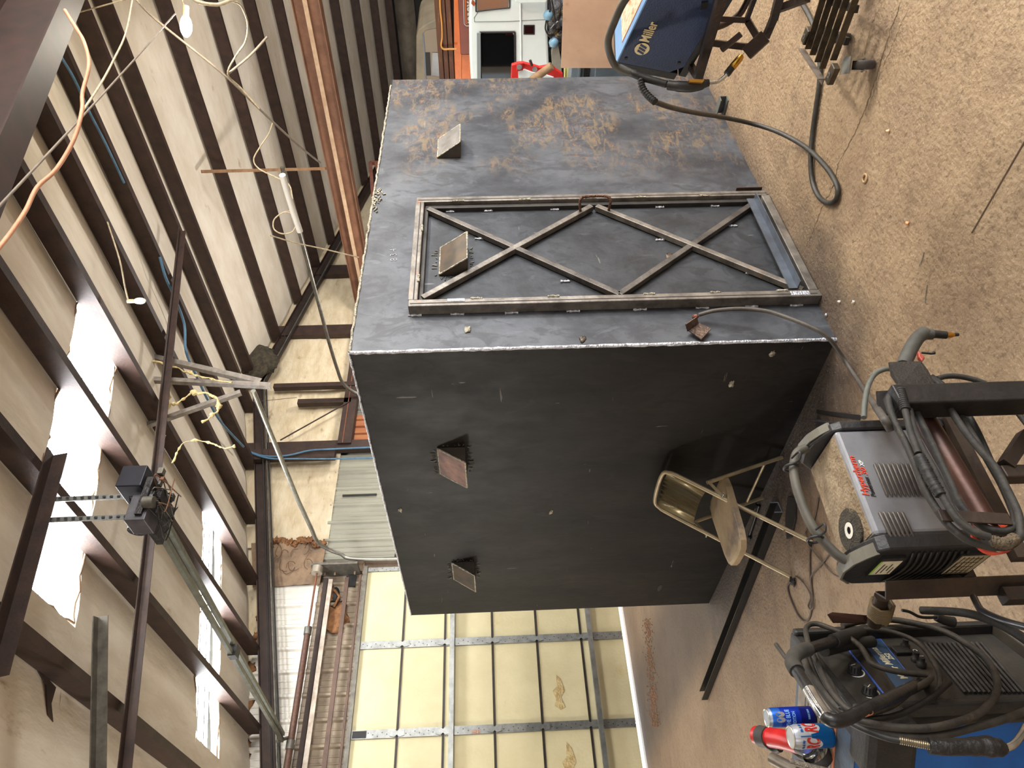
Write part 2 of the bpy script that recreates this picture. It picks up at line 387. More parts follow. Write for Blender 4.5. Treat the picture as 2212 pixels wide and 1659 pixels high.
MB().quad((4.9,YE+.12,-.1),(18.9,YE+.12,-.1),(18.9,YE+.12,3.6),(4.9,YE+.12,3.6)).build('outer_sheet', M_grey, wb)
ribs(-3, 4.72, 4.24, 4.98, YE-.01, M_white, 'white_siding_sheet')
ribs(-3, 4.86, 3.55, 4.26, YE, M_ribd, 'tan_siding_sheet')
ribs(5.02, 7.0, 3.2, 4.25, YE+.0, M_rib, 'ribbed_siding_sheet', .305, .028)
ribs(7.2, 7.85, 3.2, 4.12, YE+.0, M_rust, 'rusty_siding_sheet', .152, .03)
ribs(7.85, 18.8, 0, 4.2, YE+.03, M_grey, 'ribbed_siding_sheet', .152, .016)
wavy(-3, 5.35, lambda x: 4.95, lambda x: zroof(x)+.02, YE+.03, M_wins, 'wall_insulation_sheet', .05)
# torn facing with crackled brown fibreglass beside the white sheets
tp = [(4.72,4.24),(4.74,4.6),(4.75,5.06),(4.76,5.22),(5.30,5.36),(5.33,5.2),(5.42,5.05),(5.36,4.9),(5.46,4.72),(5.38,4.55),(5.44,4.42),(5.36,4.3),(5.4,4.22)]
wavy(4.70, 5.38, lambda x: 4.22, lambda x: zroof(x)-.1, YE-.06, M_torn, 'torn_facing', .07, .03)
for k in range(16): MB().blob((5.38+random.uniform(-.05,.05),YE-.08,4.25+k*.06), .05,.03,.045, nz=.6, seed=k).build('fibreglass_tuft', M_fiber, wb)
for k in range(22):
    cx, cz, r0, a0 = random.uniform(4.75,5.33), random.uniform(4.3,5.2), random.uniform(.05,.13), random.random()*6
    pts = [(cx+r0*1.2*math.cos(a0+t_), YE-.10+.012*math.sin(3*t_), cz+r0*.8*math.sin(a0+t_)) for t_ in [q*.35 for q in range(8)]]
    MB().tube(cat(pts, 3), .004, 5).build('facing_crack', mat('crack_brown', (92,66,50), None, rough=.9), wb)
for x, z, r in ((4.0,4.97,.05),(3.55,4.98,.07),(3.9,4.96,.05),(4.3,4.96,.07),(4.55,4.98,.05),(3.1,4.96,.1),(2.7,4.94,.15),(2.45,4.9,.13),(4.2,3.92,.16),(4.55,4.1,.1)):
    MB().blob((x,YE-.03,z), r*1.3, .04, r, nz=.5, seed=x*3).build('fibreglass_tuft', M_fiber, wb)
MB().box(6.18,6.21,YE-.035,YE-.02,3.55,4.08).build('siding_slit', M_black, wb)
# posts, girts
def post(x0, x1, z0, z1, y=YE-.16): return MB().box(x0, x1, y, y+.1, z0, z1).build('post', M_brown, wb)
post(9.72,9.98,4.0,5.8); post(11.5,11.8,3.8,5.35); post(8.35,8.44,3.4,5.5, YE-.22); post(7.98,8.08,4.12,5.03, YE-.2)
pb = post(7.0,7.19,3.0,5.74)
MB().box(7.1,13,YE-.2,YE-.04,4.02,4.24).build('girt', M_brown, wb); MB().box(7.1,13,YE-.21,YE-.2,4.15,4.165).build('girt_lip', M_brownl, wb)
MB().tube([(7.18,YE-.22,5.17),(7.97,YE-.22,4.14)], .012, 6).build('rod_brace', M_brown, wb)
MB().tube([(8.02,YE-.22,5.86),(8.1,YE-.22,5.05)], .005, 5).build('hanger_wire', M_galvd, wb)
# conduits under the end rafter
for k, (dz, r) in enumerate(((-.40,.016),(-.44,.012),(-.35,.01))):
    MB().tube([(-1,9.12-k*.02,zroof(-1)+dz),(XR,9.12-k*.02,zroof(XR)+dz),(13,9.12-k*.02,zroof(13)+dz)], r, 8).build('conduit', M_galvd if k == 0 else M_black, wb)
# jamb channel right of the door with clips
MB().box(4.86,5.02,YE-.1,YE+.02,0,4.24).build('door_jamb', mat('dirty_jamb', (120,100,80), (88,70,56), 5, .7, .2), wb)
for z in (4.14,4.0,3.72,3.6): MB().obox((4.8,YE-.13,z),(.2,0,0),(0,.02,0),(0,0,.02)).build('jamb_clip', M_torn, wb)
# side, right and front enclosure
def wl(nm, *p): return struct(MB().quad(*p).build(nm, mat('side_liner', (150,136,114), (126,112,94), 1.5, .85)))
wl('wall_left', (-3,-7,0),(-3,YE,0),(-3,YE,3.65),(-3,-7,3.65))
rw = thing('wall_right', '', '', (18.7,1,0)); struct(rw); del rw['label']; del rw['category']
MB().quad((18.75,-7,0),(18.75,YE+.1,0),(18.75,YE+.1,4),(18.75,-7,4)).build('dark_liner', M_darkwall, rw)
def bulge(x, y0, y1, z0, z1, amp, M, nm, par):
    vs = []; fs = []; ny = 30; nz_ = 8
    for i in range(ny+1):
        for j in range(nz_+1):
            y = y0+(y1-y0)*i/ny; z = z0+(z1-z0)*j/nz_
            vs.append((x-amp*math.sin(math.pi*j/nz_)-.08*noise.noise((y*1.5,z*3,0)), y, z))
    for i in range(ny):
        for j in range(nz_): a = i*(nz_+1)+j; fs.append((a,a+1,a+nz_+2,a+nz_+1))
    return MB().add(vs, fs, True).build(nm, M, par)
bulge(18.6, -3, 9.2, 3.3, 3.78, .25, mat('sooty_insulation', (120,112,98), (88,80,70), 2, .9, 0, .5, 8), 'drooping_insulation', rw)
bulge(18.6, -3, 9.2, 2.4, 3.0, .15, mat('sooty_insulation2', (92,90,78), (64,62,54), 2, .9, 0, .5, 8), 'drooping_insulation', rw)
# ------------------------------------------------------------------ sectional door: foam panels held by stiles, struts and hinges
dr = thing('door_1', '', '', (2.3,YE-.05,0)); struct(dr); del dr['label']; del dr['category']
JZ = [.05,.62,1.21,1.80,2.43,2.99,3.56]; SX = [-.65,.45,1.55,2.66,3.76,4.85]; YD = YE-.12
for a, b in zip(JZ[:-1], JZ[1:]):
    for c, d in zip(SX[:-1], SX[1:]):
        MB().box(c+.004, d-.004, YD, YD+.04, a+.008, b-.008).build('foam_panel', M_foam, dr, bevel=.006)
for x in SX:
    mb = MB()
    wd = .05 if x < 4.8 else .03
    for a, b in zip(JZ[:-1], JZ[1:]): mb.box(x-wd, x+wd, YD-.025, YD, a+.02, b-.02)
    mb.build('stile', M_galv, dr)
    mb = MB()
    for a, b in zip(JZ[:-1], JZ[1:]):
        for k in range(9): mb.obox((x-.012+.02*((k*7)%3-1), YD-.027, a+.06+k*(b-a-.12)/8), (.01,0,0), (0,.001,0), (0,0,.012))
    mb.build('stile_holes', M_darkstrut, dr, kind='stuff')
    for z in JZ[1:-1]:
        MB().prism([(x-.03,YD-.03,z-.09),(x+.03,YD-.03,z-.09),(x+.045,YD-.03,z-.03),(x+.02,YD-.03,z),(x+.045,YD-.03,z+.03),(x+.03,YD-.03,z+.09),(x-.03,YD-.03,z+.09),(x-.045,YD-.03,z+.03),(x-.02,YD-.03,z),(x-.045,YD-.03,z-.03)], (0,-.006,0)).build('hinge', M_galv, dr)
for z in JZ[1:-1]: MB().box(-.7, 4.9, YD-.012, YD+.03, z-.014, z+.014).build('section_joint', M_darkstrut, dr)
for z in (2.33,.5):
    MB().prof((-.7,YD-.06,z),(4.9,YD-.06,z),[(-.03,-.03),(.03,-.03),(.03,.03),(-.03,.03),(-.03,.024),(.024,.024),(.024,-.024),(-.03,-.024)]).build('strut', M_galv, dr)
MB().box(-.7,4.9,YD-.05,YD+.04,3.545,3.6).build('top_rail', M_galvd, dr)
# torn foam flaps and stains
M_tear = mat('torn_foam', (206,188,140), (170,146,100), 12, .9, 0, .8, 40)
for x0, z0, sc_ in ((3.03,1.0,1.0),(2.2,.95,1.1)):
    P = [(0,0),(.05,.12),(-.01,.2),(.03,.34),(.09,.4),(.1,.25),(.16,.2),(.12,.1),(.15,.02),(.07,-.03)]
    MB().prism([(x0+(b-.15)*sc_, YD-.006, z0+(a-.1)*sc_*.9) for a, b in P], (0,.004,0)).build('torn_patch', M_tear, dr, bevel=.002)
# label plates on the stiles
MB().box(2.62,2.70,YD-.029,YD-.026,3.36,3.53).build('rating_plate', M_black, dr)
MB().box(2.615,2.655,YD-.03,YD-.026,1.98,2.08).build('sticker', mat('pale_sticker', (200,170,150), (120,70,60), 60, .6), dr)
# track: jamb leg, curve and horizontal run towards the room (2 doors)
M_track = mat('track_steel', (168,166,156), (138,136,128), 12, .38, .8)
def track(nm, x, yn, zz, label, M, z0=1.0):
    pts = [(x-.12,YE-.2,z0),(x-.1,YE-.2,3.5),(x-.02,YE-.26,3.95),(x+.02,YE-.5,4.2),(x+.03,YE-.9,zz),(x,YE-1.6,zz+.01)]
    P = cat(pts, 6)+[V((x,yn,zz+.02))]; mb = MB(); mb.tube(P, .028, 8)
    o = mb.build(nm, M); o['label'] = label; o['category'] = 'door track'; return o
track('door_track', 5.08, 5.6, 4.23, 'galvanised door track curving down beside the yellow foam door', M_track)
track('door_track', 8.1, 4.75, 4.25, 'straight grey door track running above the box to the end wall', M_galvd, 3.3)
o = MB().tube([(11.2,4.35,4.1),(11.3,8.95,4.15)], .022, 8); o.tube([(10.62,4.3,4.1),(11.3,4.33,4.1)], .02, 6)
o = o.build('door_track', mat('mint_track', (150,168,150), (120,138,120), 12, .5, .5)); o['label'] = 'pale green pipe track beyond the brown overhead beam'; o['category'] = 'door track'
# track hanger: inverted triangle of grey angles
th = thing('track_hanger', 'triangular grey angle iron bracket hanging from the purlins, holding the curved track end', 'bracket', (5.1,5.6,4.1))
M_ang = mat('grey_angle', (150,142,132), (120,112,106), 14, .5, .5)
pT, pB, pL, pR_ = Py(262,818,5.6), Py(583,834,5.6), Py(280,762,5.6), Py(262,938,5.62)
MB().angle(pT, pB, .055, .006, up=(0,1,0)).build('hanger_leg', M_ang, th)
MB().angle(pL, Py(560,826,5.6), .06, .006, up=(0,1,0)).build('diagonal', M_ang, th)
MB().angle(pR_, Py(520,848,5.6), .05, .006, up=(0,1,0)).build('diagonal', M_ang, th)
MB().angle(pL, pR_, .05, .006, up=(0,1,0)).build('cross_piece', M_ang, th)
# cobweb clumps on it
M_web = mat('dusty_cobweb', (226,206,150), (190,168,118), 40, .95, 0, 1, 60)
def web(nm, pts, r, label, D=None, grp=None):
    P = [p+V((noise.noise(p*14),noise.noise(p*14+V((5,0,0))),noise.noise(p*14+V((0,7,0)))))*r*1.2 for p in cat(pts, 9)]; rr = [r*(.25+2.2*abs(noise.noise(p*23))) for p in P]
    o = MB().tube(P, r, 6, radii=rr).build(nm, M_web); o['label'] = label; o['category'] = 'cobweb'; return o
web('cobweb', [Py(x,y,5.5) for x,y in ((348,835),(362,858),(358,885),(348,905),(346,930),(352,948))], .028, 'thick yellowish cobweb hanging inside the triangular bracket')
web('cobweb', [Py(x,y,5.5) for x,y in ((362,878),(385,870),(410,852),(440,848),(465,858),(472,880),(460,898),(435,910))], .022, 'hook shaped dusty cobweb below the triangular bracket')
web('cobweb', [Py(x,y,5.4) for x,y in ((372,1000),(395,958),(420,952),(460,958),(485,968),(508,964))], .010, 'thin stringy cobweb beneath the triangular bracket')
web('cobweb', [Py(x,y,5.55) for x,y in ((285,770),(320,775),(380,795),(430,812),(500,828))], .016, 'cobweb running along the upper arm of the triangular bracket')
# ------------------------------------------------------------------ torsion shaft above the door
ts = thing('torsion_shaft', 'brown spring shaft and end bearing mounted above the yellow door', 'door spring', (2.5,YE-.3,4.2))
M_spr = mat('rusty_spring', (98,70,56), (74,52,42), 30, .6, .3)
MB().cyl((-1,YE-.3,4.22),(4.88,YE-.3,4.22),.013,10).build('shaft', M_brownl, ts)
mb = MB(); pts = []
for k in range(900): a = k*.8; pts.append((2.62+k*.0014, YE-.3+.036*math.cos(a), 4.22+.036*math.sin(a)))
MB().cyl((2.58,YE-.3,4.22),(3.9,YE-.3,4.22),.04,14).build('spring', M_spr, ts)
MB().cyl((-.5,YE-.3,4.22),(2.5,YE-.3,4.22),.04,14).build('spring', M_spr, ts)
for x in (3.92,2.54): MB().cyl((x-.05,YE-.3,4.22),(x+.05,YE-.3,4.22),.05,14).build('winding_cone', M_galvd, ts)
MB().cyl((4.74,YE-.3,4.22),(4.84,YE-.3,4.22),.075,20).build('cable_drum', mat('cast_drum', (176,168,152), (150,140,124), 10, .5, .5), ts)
MB().box(4.84,4.87,YE-.36,YE-.02,3.66,4.3).build('bearing_plate', M_galvd, ts)
# header angles between shaft and door
MB().box(-1,4.76,YE-.12,YE-.02,4.1,4.16).build('header_angle', M_brown, wb)
MB().obox((-1,YE-.16,4.02),(5.72,0,0),(0,.03,0),(0,0,.06)).build('header_rail', mat('dusty_white_rail', (186,176,162), (150,134,118), 8, .6, .2), wb)
MB().obox((-1,YE-.14,3.8),(5.75,0,0),(0,.03,0),(0,0,.055)).build('header_rail', M_hdr, wb)
MB().obox((-1,YE-.14,3.63),(5.78,0,0),(0,.03,0),(0,0,.03)).build('header_rail', M_hdr, wb)
MB().blob((4.55,YE-.02,4.0), .12,.03,.07).build('wall_hole', M_black, wb); MB().box(4.66,4.82,YE-.05,YE-.02,3.72,3.86).build('wall_hole', M_black, wb)
MB().tube([(x, YE-.06, z) for x, z in ((4.6,4.0),(4.5,3.92),(4.35,3.98))], .02, 6).build('fibreglass_tuft', M_fiber, wb)
# ------------------------------------------------------------------ door operator
op = thing('door_operator', 'grimy open-frame garage door opener hung from two perforated angles', 'door opener', (2.5,3.8,3.7))
M_grime = mat('greasy_dark_metal', (60,56,56), (26,25,27), 18, .5, .4, .3, 60)
ox, oy = 2.42, 3.72
MB().box(ox-.13,ox+.13,oy-.16,oy+.2,3.80,3.84).build('base_plate', M_grime, op)
MB().box(ox+.04,ox+.19,oy-.2,oy+.0,3.84,3.99).build('control_box', mat('navy_box', (34,34,46), (24,24,32), 10, .5, .3), op, bevel=.006)
MB().prism([(ox-.16,oy-.14,3.78),(ox+.02,oy-.14,3.78),(ox+.02,oy+.02,3.78),(ox-.16,oy+.02,3.78)], (0,0,.12)).build('cover', mat('grey_cover', (92,90,96), (70,68,72), 10, .5, .3), op, bevel=.005)
MB().cyl((ox-.1,oy+.08,3.92),(ox+.1,oy+.08,3.92),.06,18).build('motor', M_grime, op)
M_cop = mat('dull_copper', (120,84,60), None, rough=.5, metal=.5)
MB().cyl((ox-.06,oy-.17,3.80),(ox-.06,oy-.17,3.74),.035,16).build('gear_cover', M_galvd, op)
MB().cyl((ox+.06,oy-.04,3.80),(ox+.06,oy-.04,3.76),.05,18).build('sprocket', M_grime, op)
for k in range(12):
    a = V((ox+random.uniform(-.12,.17), oy+random.uniform(-.19,.17), 3.745+random.random()*.05)); b = V((random.uniform(.015,.045), random.uniform(.015,.05), random.uniform(.01,.04)))
    MB().obox(a, (b.x,0,0), (0,b.y,0), (0,0,b.z)).build('relay', (M_galvd, M_grime, M_cop, M_black)[k % 4], op, bevel=.002)
for k in range(7): MB().tube(cat([(ox+random.uniform(-.13,.18), oy+random.uniform(-.2,.18), 3.72+random.random()*.08) for _ in range(5)], 4), .004, 5).build('wire', (M_black, M_galvd, M_cop)[k % 3], op)
MB().cyl((ox+.0,oy+.15,3.86),(ox+.04,oy+.15,3.86),.045,16).build('pulley', M_galvd, op)
for k in range(6): MB().tube(cat([(ox+random.uniform(-.1,.12), oy+random.uniform(-.15,.15), 3.86+random.random()*.12) for _ in range(4)], 4), .005, 5).build('wire', M_black if k % 2 else M_galvd, op)
MB().cyl((ox+.02,oy-.1,3.88),(ox+.02,oy-.1,3.92),.014,8).build('red_button', mat('dull_red', (140,40,34), None, rough=.5), op)
for xa in (2.55, 2.40):
    zt = zroof(xa)-.24
    MB().bar((xa,3.76,3.8),(xa,3.77,zt),.035,.004,up=(0,1,0)).build('perforated_angle', M_galv, op)
    mb = MB()
    for k in range(16): mb.obox((xa-.006,3.755,3.9+k*.045),(.012,0,0),(0,.001,0),(0,0,.02))
    mb.build('slots', M_black, op, kind='stuff')
rl = thing('opener_rail', 'long pale green-grey rail running from the opener down to the spring shaft', 'rail', (2.5,6.5,3.8))
e0, e1 = V((2.45,3.95,3.86)), V((2.6,YE-.32,4.3))
for dx in (-.045, .045): MB().angle(e0+V((dx,0,0)), e1+V((dx*.8,0,0)), .035, .005).build('rail_angle', mat('rail_grey', (122,124,112), (96,98,88), 12, .5, .5), rl)
MB().tube([e0+V((0,0,.02)), e1], .007, 6).build('chain', M_grime, rl)
MB().obox(e0.lerp(e1,.44)-V((.05,.05,.03)),(.1,0,0),(0,.1,0),(0,0,.07)).build('trolley', M_grime, rl)
MB().tube([e1-V((.05,.1,-.05)), e1+V((.06,.1,-.08))], .02, 6).build('header_bracket', M_galvd, rl)
# ------------------------------------------------------------------ overhead beam and hangers
ob = thing('overhead_beam', 'bright brown steel beam running overhead behind the box to the end wall', 'beam', (10.5,3,3.9))
MB().prof((10.45,-5,4.08),(10.45,9.3,4.08),[(-.1,-.19),(.1,-.19),(.1,-.178),(.006,-.178),(.006,.178),(.1,.178),(.1,.19),(-.1,.19),(-.1,.178),(-.006,.178),(-.006,-.178),(-.1,-.178)]).build('i_section', M_brownb, ob)
MB().bar((10.33,-5,4.08),(10.33,9.3,4.08),.02,.06).build('conductor_bar', mat('pale_strip', (196,168,140), (176,146,118), 8, .5, .2), ob)
ot = MB().bar((10.42,6.15,4.27),(9.3,5.5,zroof(9.3)-.1),.045,.045).build('hanger_rod', mat('tan_hanger', (150,116,84), (120,90,64), 8, .6, .2), ob)
gf = MB()
for a, b in (((800,352),(812,500)),((800,352),(850,352)),((812,352),(830,420)),((812,420),(845,415))): gf.bar(Py(*a,7.0), Py(*b,7.0), .06,.06)
o = gf.build('steel_rack', mat('rust_red_frame', (132,84,70), (110,66,54), 8, .6, .2)); o['label'] = 'rust red tubular frame standing behind the box, its corner just above the top edge'; o['category'] = 'steel frame'
MB().bar((11.6,7.0,0),(11.6,7.0,2.0),.06,.06).build('leg', M_brown, o)
# ------------------------------------------------------------------ lamps, cords, nests
bl = thing('light_bulb', 'large lit spiral bulb glaring below the roof at the upper corner', 'light bulb', Pd(400,45,6.4))
b0 = Pd(382,28,6.4); b1 = Pd(418,80,6.4)
bo_ = MB().blob((0,0,0), .052,.052,.10, 14, 10); bo_.v = [b0.lerp(b1,.55)+RIGHT*p.z+DOWN*p.x+FWD*p.y for p in bo_.v]; bo_.build('globe', emis('lit_bulb', (255,250,225), 30), bl)
MB().cyl(b0.lerp(b1,.55)+RIGHT*.09, b0.lerp(b1,.55)+RIGHT*.18, .026, 12).build('socket', mat('cream_socket', (210,200,150), (170,160,110), 20, .6), bl)
MB().tube(cat([b0.lerp(b1,.55)+RIGHT*.17, b0+RIGHT*.2+V((0,0,.1)), V((b0.x+.1,b0.y+.05,zroof(b0.x)-.2))],5), .006, 6).build('flex', mat('cream_cord', (190,174,146), (150,134,108), 20, .7), bl)
pl = bpy.data.lights.new('bulb_light', 'POINT'); pl.energy = 60; pl.color = (1,.93,.78); pl.shadow_soft_size = .08
po = bpy.data.objects.new('bulb_light', pl); COL.objects.link(po); po.location = b0.lerp(b1,.55)-V((0,0,.13))
M_cord = MATS['cream_cord']
b2 = thing('light_bulb', 'small unlit white bulb dangling on a pale cord under the purlins', 'light bulb', Pd(297,650,6.3))
q = Pd(302,650,6.3)
MB().blob(q, .03,.03,.055, 12, 8).build('globe', mat('unlit_bulb', (240,232,214), None, rough=.3), b2)
MB().cyl(q+V((0,0,.05)), q+V((0,0,.11)), .018, 10).build('socket', M_cord, b2)
MB().tube(cat([q+V((0,0,.1)), Pd(270,620,6.3), Pd(258,560,6.2), Pr(232,480,-.21)],5), .007, 6).build('flex', M_cord, b2)
def line(nm, px, D, r, M, label, category='cord', grp=None, n=7):
    if not isinstance(D, (list, tuple)): D = [D]*len(px)
    if len(D) == 2 and len(px) != 2: D = [D[0]+(D[1]-D[0])*i/(len(px)-1) for i in range(len(px))]
    P = [Pd(x, y, d) for (x, y), d in zip(px, D)]
    o = MB().tube(cat(P, 5), r, n).build(nm, M); o['label'] = label; o['category'] = category
    if grp: o['group'] = grp
    return o
M_oc = mat('salmon_cord', (206,150,116), (180,124,92), 10, .6)
M_wire = mat('grey_wire', (124,112,98), (100,90,78), 10, .6)
line('extension_cord', [(140,22),(165,62),(182,92),(192,140),(178,200),(177,238),(160,300),(122,365),(80,405),(55,455),(25,500),(-10,545)], (3.6,2.6), .009, M_oc, 'salmon orange cord drooping across the roof bays at the corner')
line('cable', [(-20,465),(175,255),(300,118),(378,30)], (2.8,6), .006, M_wire, 'taut thin grey cable stretched from the corner towards the lit bulb')
line('cable', [(288,-10),(272,70),(245,130),(215,185),(175,245)], (5,3.4), .006, M_cord, 'pale wire slanting down to meet the taut grey cable')
line('cable', [(290,-5),(340,45),(480,158),(560,235),(640,310),(692,352)], (6.2,8.6), .012, M_wire, 'dark wire running from the lit bulb down to the overhead beam')
line('cable', [(492,160),(540,120),(577,80)], (7,7), .012, M_wire, 'short dark wire branching upwards from the long wire')
line('cable', [(415,-5),(430,5),(470,10),(500,0),(530,-6)], 5.5, .014, M_cord, 'cream cord loop sagging at the very edge beside the lit bulb')
line('cable', [(500,2),(520,12),(535,50),(530,90),(510,120),(492,160),(520,190),(560,235)], (6,7.4), .009, M_cord, 'slack cord curving from the cream loop down to the long wire')
line('cable', [(590,262),(580,290),(560,320),(548,345),(560,365),(600,385),(625,400),(632,430)], (8,8), .008, M_cord, 'slack pale wire drooping past the white end of the straight track')
line('cable', [(632,455),(610,460),(592,475),(592,495),(610,505),(632,500),(640,480),(632,462),(615,458)], 8, .008, M_cord, 'coil of wire hanging in front of the white track end')
line('cable', [(582,508),(640,525),(700,538),(775,556)], (8,9), .008, M_cord, 'pale wire running from the wire coil to the brown beam')
line('conduit_pipe', [(610,378),(628,440),(648,500)], (7.3,7.9), .035, mat('white_pipe', (222,216,204), None, rough=.5), 'white painted pipe sleeve at the near end of the straight track', 'pipe')
M_blue = mat('blue_cable', (84,128,158), (64,100,128), 10, .5)
def roofline(px, dz, r, M, label):
    P = [Pr(x, y, dz) for x, y in px]; o = MB().tube(cat(P, 5), r, 7).build('blue_cable', M); o['label'] = label; o['category'] = 'cable'; return o
roofline([(124,110),(160,170),(192,240),(228,310),(268,395)], -.19, .012, M_blue, 'blue cable lying along a purlin near the corner rafter')
roofline([(345,555),(358,600),(376,640),(398,700),(402,760),(428,820),(452,870),(480,915),(526,965)], -.2, .016, M_blue, 'blue cable winding down the purlins beside the triangular bracket')
for px, lb in (([(530,972),(570,985),(620,984),(670,973),(720,970),(810,966)], 'upper of two pale blue cables strung along the wall channel towards the box'),
               ([(532,975),(580,990),(640,991),(720,991),(812,989)], 'lower of two pale blue cables strung along the wall channel towards the box')):
    o = MB().tube(cat([Py(x, y, YE-.3) for x, y in px], 4), .014, 7).build('blue_cable', M_blue); o['label'] = lb; o['category'] = 'cable'
MB().box(6.78,6.98,YE-.26,YE-.16,4.24,5.7).build('wall_channel', M_brown, wb)
M_nest = mat('mud_nest', (74,66,50), (44,40,32), 14, .95, 0, 1, 40, c3=(130,100,62), s3=10, t3=(.6,.7))
def nest(px, Y, rs, label):
    c = Py(*px, Y); o = MB().blob(c, *rs, 18, 12, nz=.28, seed=px[0]).build('bird_nest', M_nest); o['label'] = label; o['category'] = 'bird nest'
nest((552,785), 9.05, (.42,.16,.34), 'large dark nest of rags stuffed at the peak of the end wall')
nest((315,865), 6.6, (.34,.3,.36), 'grey nest of rags behind the triangular bracket')
# skirting lump of dark tar on the roof liner near the corner
tarp = [Pr(x, y, -.02) for x, y in ((0,1375),(40,1395),(75,1440),(97,1480),(100,1545),(112,1560),(108,1520),(118,1485),(100,1465),(60,1420),(20,1380),(0,1350))]
MB().prism(tarp, (0,0,-.01)).build('torn_liner_patch', M_brown, roof)
# ------------------------------------------------------------------ the steel box
def plate_material(nm, c1, c2, ochre, ocol, rough, metal, streak=(1,1,1), stains=True):
    M = mat(nm, c1, c2, 2.6, rough, metal, .06, 30, streak, lo=.38, hi=.66)
    nt = M.node_tree; N = nt.nodes; L = nt.links; b = N['Principled BSDF']; src = b.inputs['Base Color'].links[0].from_socket
    tc = N.new('ShaderNodeTexCoord')
    def nz(s, st, d=8, dist=0, rough=.6):
        mp = N.new('ShaderNodeMapping'); mp.inputs['Scale'].default_value = st; L.new(tc.outputs['Object'], mp.inputs[0])
        n = N.new('ShaderNodeTexNoise'); n.inputs['Scale'].default_value = s; n.inputs['Detail'].default_value = d; n.inputs['Distortion'].default_value = dist; n.inputs['Roughness'].default_value = rough
        L.new(mp.outputs[0], n.inputs[0]); return n.outputs[0]
    def rmp(v, a, c, k=1):
        r = N.new('ShaderNodeMapRange'); r.interpolation_type = 'SMOOTHSTEP'; r.inputs[1].default_value = a; r.inputs[2].default_value = c; r.inputs[4].default_value = k; L.new(v, r.inputs[0]); return r.outputs[0]
    def mul(a, c):
        n = N.new('ShaderNodeMath'); n.operation = 'MULTIPLY'
        for i, q in enumerate((a, c)):
            if isinstance(q, (int, float)): n.inputs[i].default_value = q
            else: L.new(q, n.inputs[i])
        return n.outputs[0]
    def over(base, fac, col):
        mx = N.new('ShaderNodeMix'); mx.data_type = 'RGBA'; L.new(fac, mx.inputs[0]); L.new(base, mx.inputs[6]); mx.inputs[7].default_value = lin(col); return mx.outputs[2]
    src = over(src, rmp(nz(9, (1,1,.6), 10, 1.5), .48, .62, .62), tuple(int(v*.62) for v in c1))
    if ochre:
        # flash rust: broad region mask on the far half of the sheet, broken up by fine horizontal drag marks
        sp = N.new('ShaderNodeSeparateXYZ'); L.new(tc.outputs['Object'], sp.inputs[0])
        reg = rmp(sp.outputs[0], -.1, .6); big = rmp(nz(1.5, (1,1,1.3), 3), .44, .58); fine = rmp(nz(7, (1,1,2.6), 12, .8, .75), .47, .6)
        src = over(src, mul(mul(mul(reg, big), fine), ochre), ocol)
        src = over(src, mul(mul(mul(reg, big), rmp(nz(16, (1,1,1.6), 12, 1.2, .75), .54, .62)), ochre*.75), (156,104,62))
    # oil bloom patches and white scuffs
    src = over(src, rmp(nz(4, (1,1,.5), 4, 3), .60, .68, .16), tuple(min(255, int(v*1.35+14)) for v in c1))
    src = over(src, rmp(nz(26, (1,1,.12), 3, .2), .72, .75, .35), (170,170,170))
    src = over(src, rmp(nz(26, (.12,.12,1), 3, .2), .72, .75, .35), (150,140,124))
    L.new(src, b.inputs['Base Color'])
    rr = N.new('ShaderNodeMapRange'); rr.inputs[3].default_value = rough-.14; rr.inputs[4].default_value = rough+.16; L.new(nz(5, (1,1,.6), 6), rr.inputs[0]); L.new(rr.outputs[0], b.inputs['Roughness'])
    return M
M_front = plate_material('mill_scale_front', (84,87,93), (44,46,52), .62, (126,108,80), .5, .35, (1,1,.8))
M_side = plate_material('mill_scale_side_shaded', (34,31,29), (10,10,10), 0, None, .5, .0, (1,1,.35))  # same steel painted darker: the shade on this face is in the colour
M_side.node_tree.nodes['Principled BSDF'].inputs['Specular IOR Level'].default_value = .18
M_doorp = plate_material('mill_scale_door', (66,69,74), (40,42,46), 0, None, .45, .4)
M_bar = mat('ground_angle_bar', (140,134,126), (92,86,80), 9, .42, .5, .1, 60, c3=(170,106,60), s3=5, t3=(.62,.72))
M_bar2 = mat('dark_brace_bar', (112,106,100), (72,68,66), 7, .42, .5, .1, 60, c3=(150,92,54), s3=4, t3=(.6,.7))
M_weld = mat('bright_weld', (226,228,236), (168,170,180), 60, .3, .7, .6, 120)
M_weldc = mat('cream_weld_smoke', (206,200,180), (130,124,112), 60, .5, .4, .8, 120)
BX0, BX1, BY0, BY1, BZ = 2.465, 5.44, 2.46, 5.47, 2.425
box = thing('steel_box', 'big dark box welded from raw steel plates, tall braced door on its right face', 'steel box', (3.95,3.96,0))
t = .012
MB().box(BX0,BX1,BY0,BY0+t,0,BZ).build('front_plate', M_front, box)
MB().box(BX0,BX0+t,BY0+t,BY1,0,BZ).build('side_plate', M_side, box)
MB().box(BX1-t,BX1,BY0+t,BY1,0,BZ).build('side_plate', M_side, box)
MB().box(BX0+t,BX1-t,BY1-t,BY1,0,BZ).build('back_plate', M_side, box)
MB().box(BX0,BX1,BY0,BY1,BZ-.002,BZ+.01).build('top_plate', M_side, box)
def seam(p, q, r, M, nm='weld_seam', jit=.0015, step=.03):
    p, q = V(p), V(q); n = int((q-p).length/step)
    P = [p.lerp(q, i/n)+V((random.uniform(-jit,jit), random.uniform(-jit,jit), random.uniform(-jit,jit))) for i in range(n+1)]
    MB().tube(P, r, 7, radii=[r*random.uniform(.8,1.2) for _ in P]).build(nm, M, box)
seam((BX0-.001,BY0-.001,0),(BX0-.001,BY0-.001,BZ), .009, M_weld)
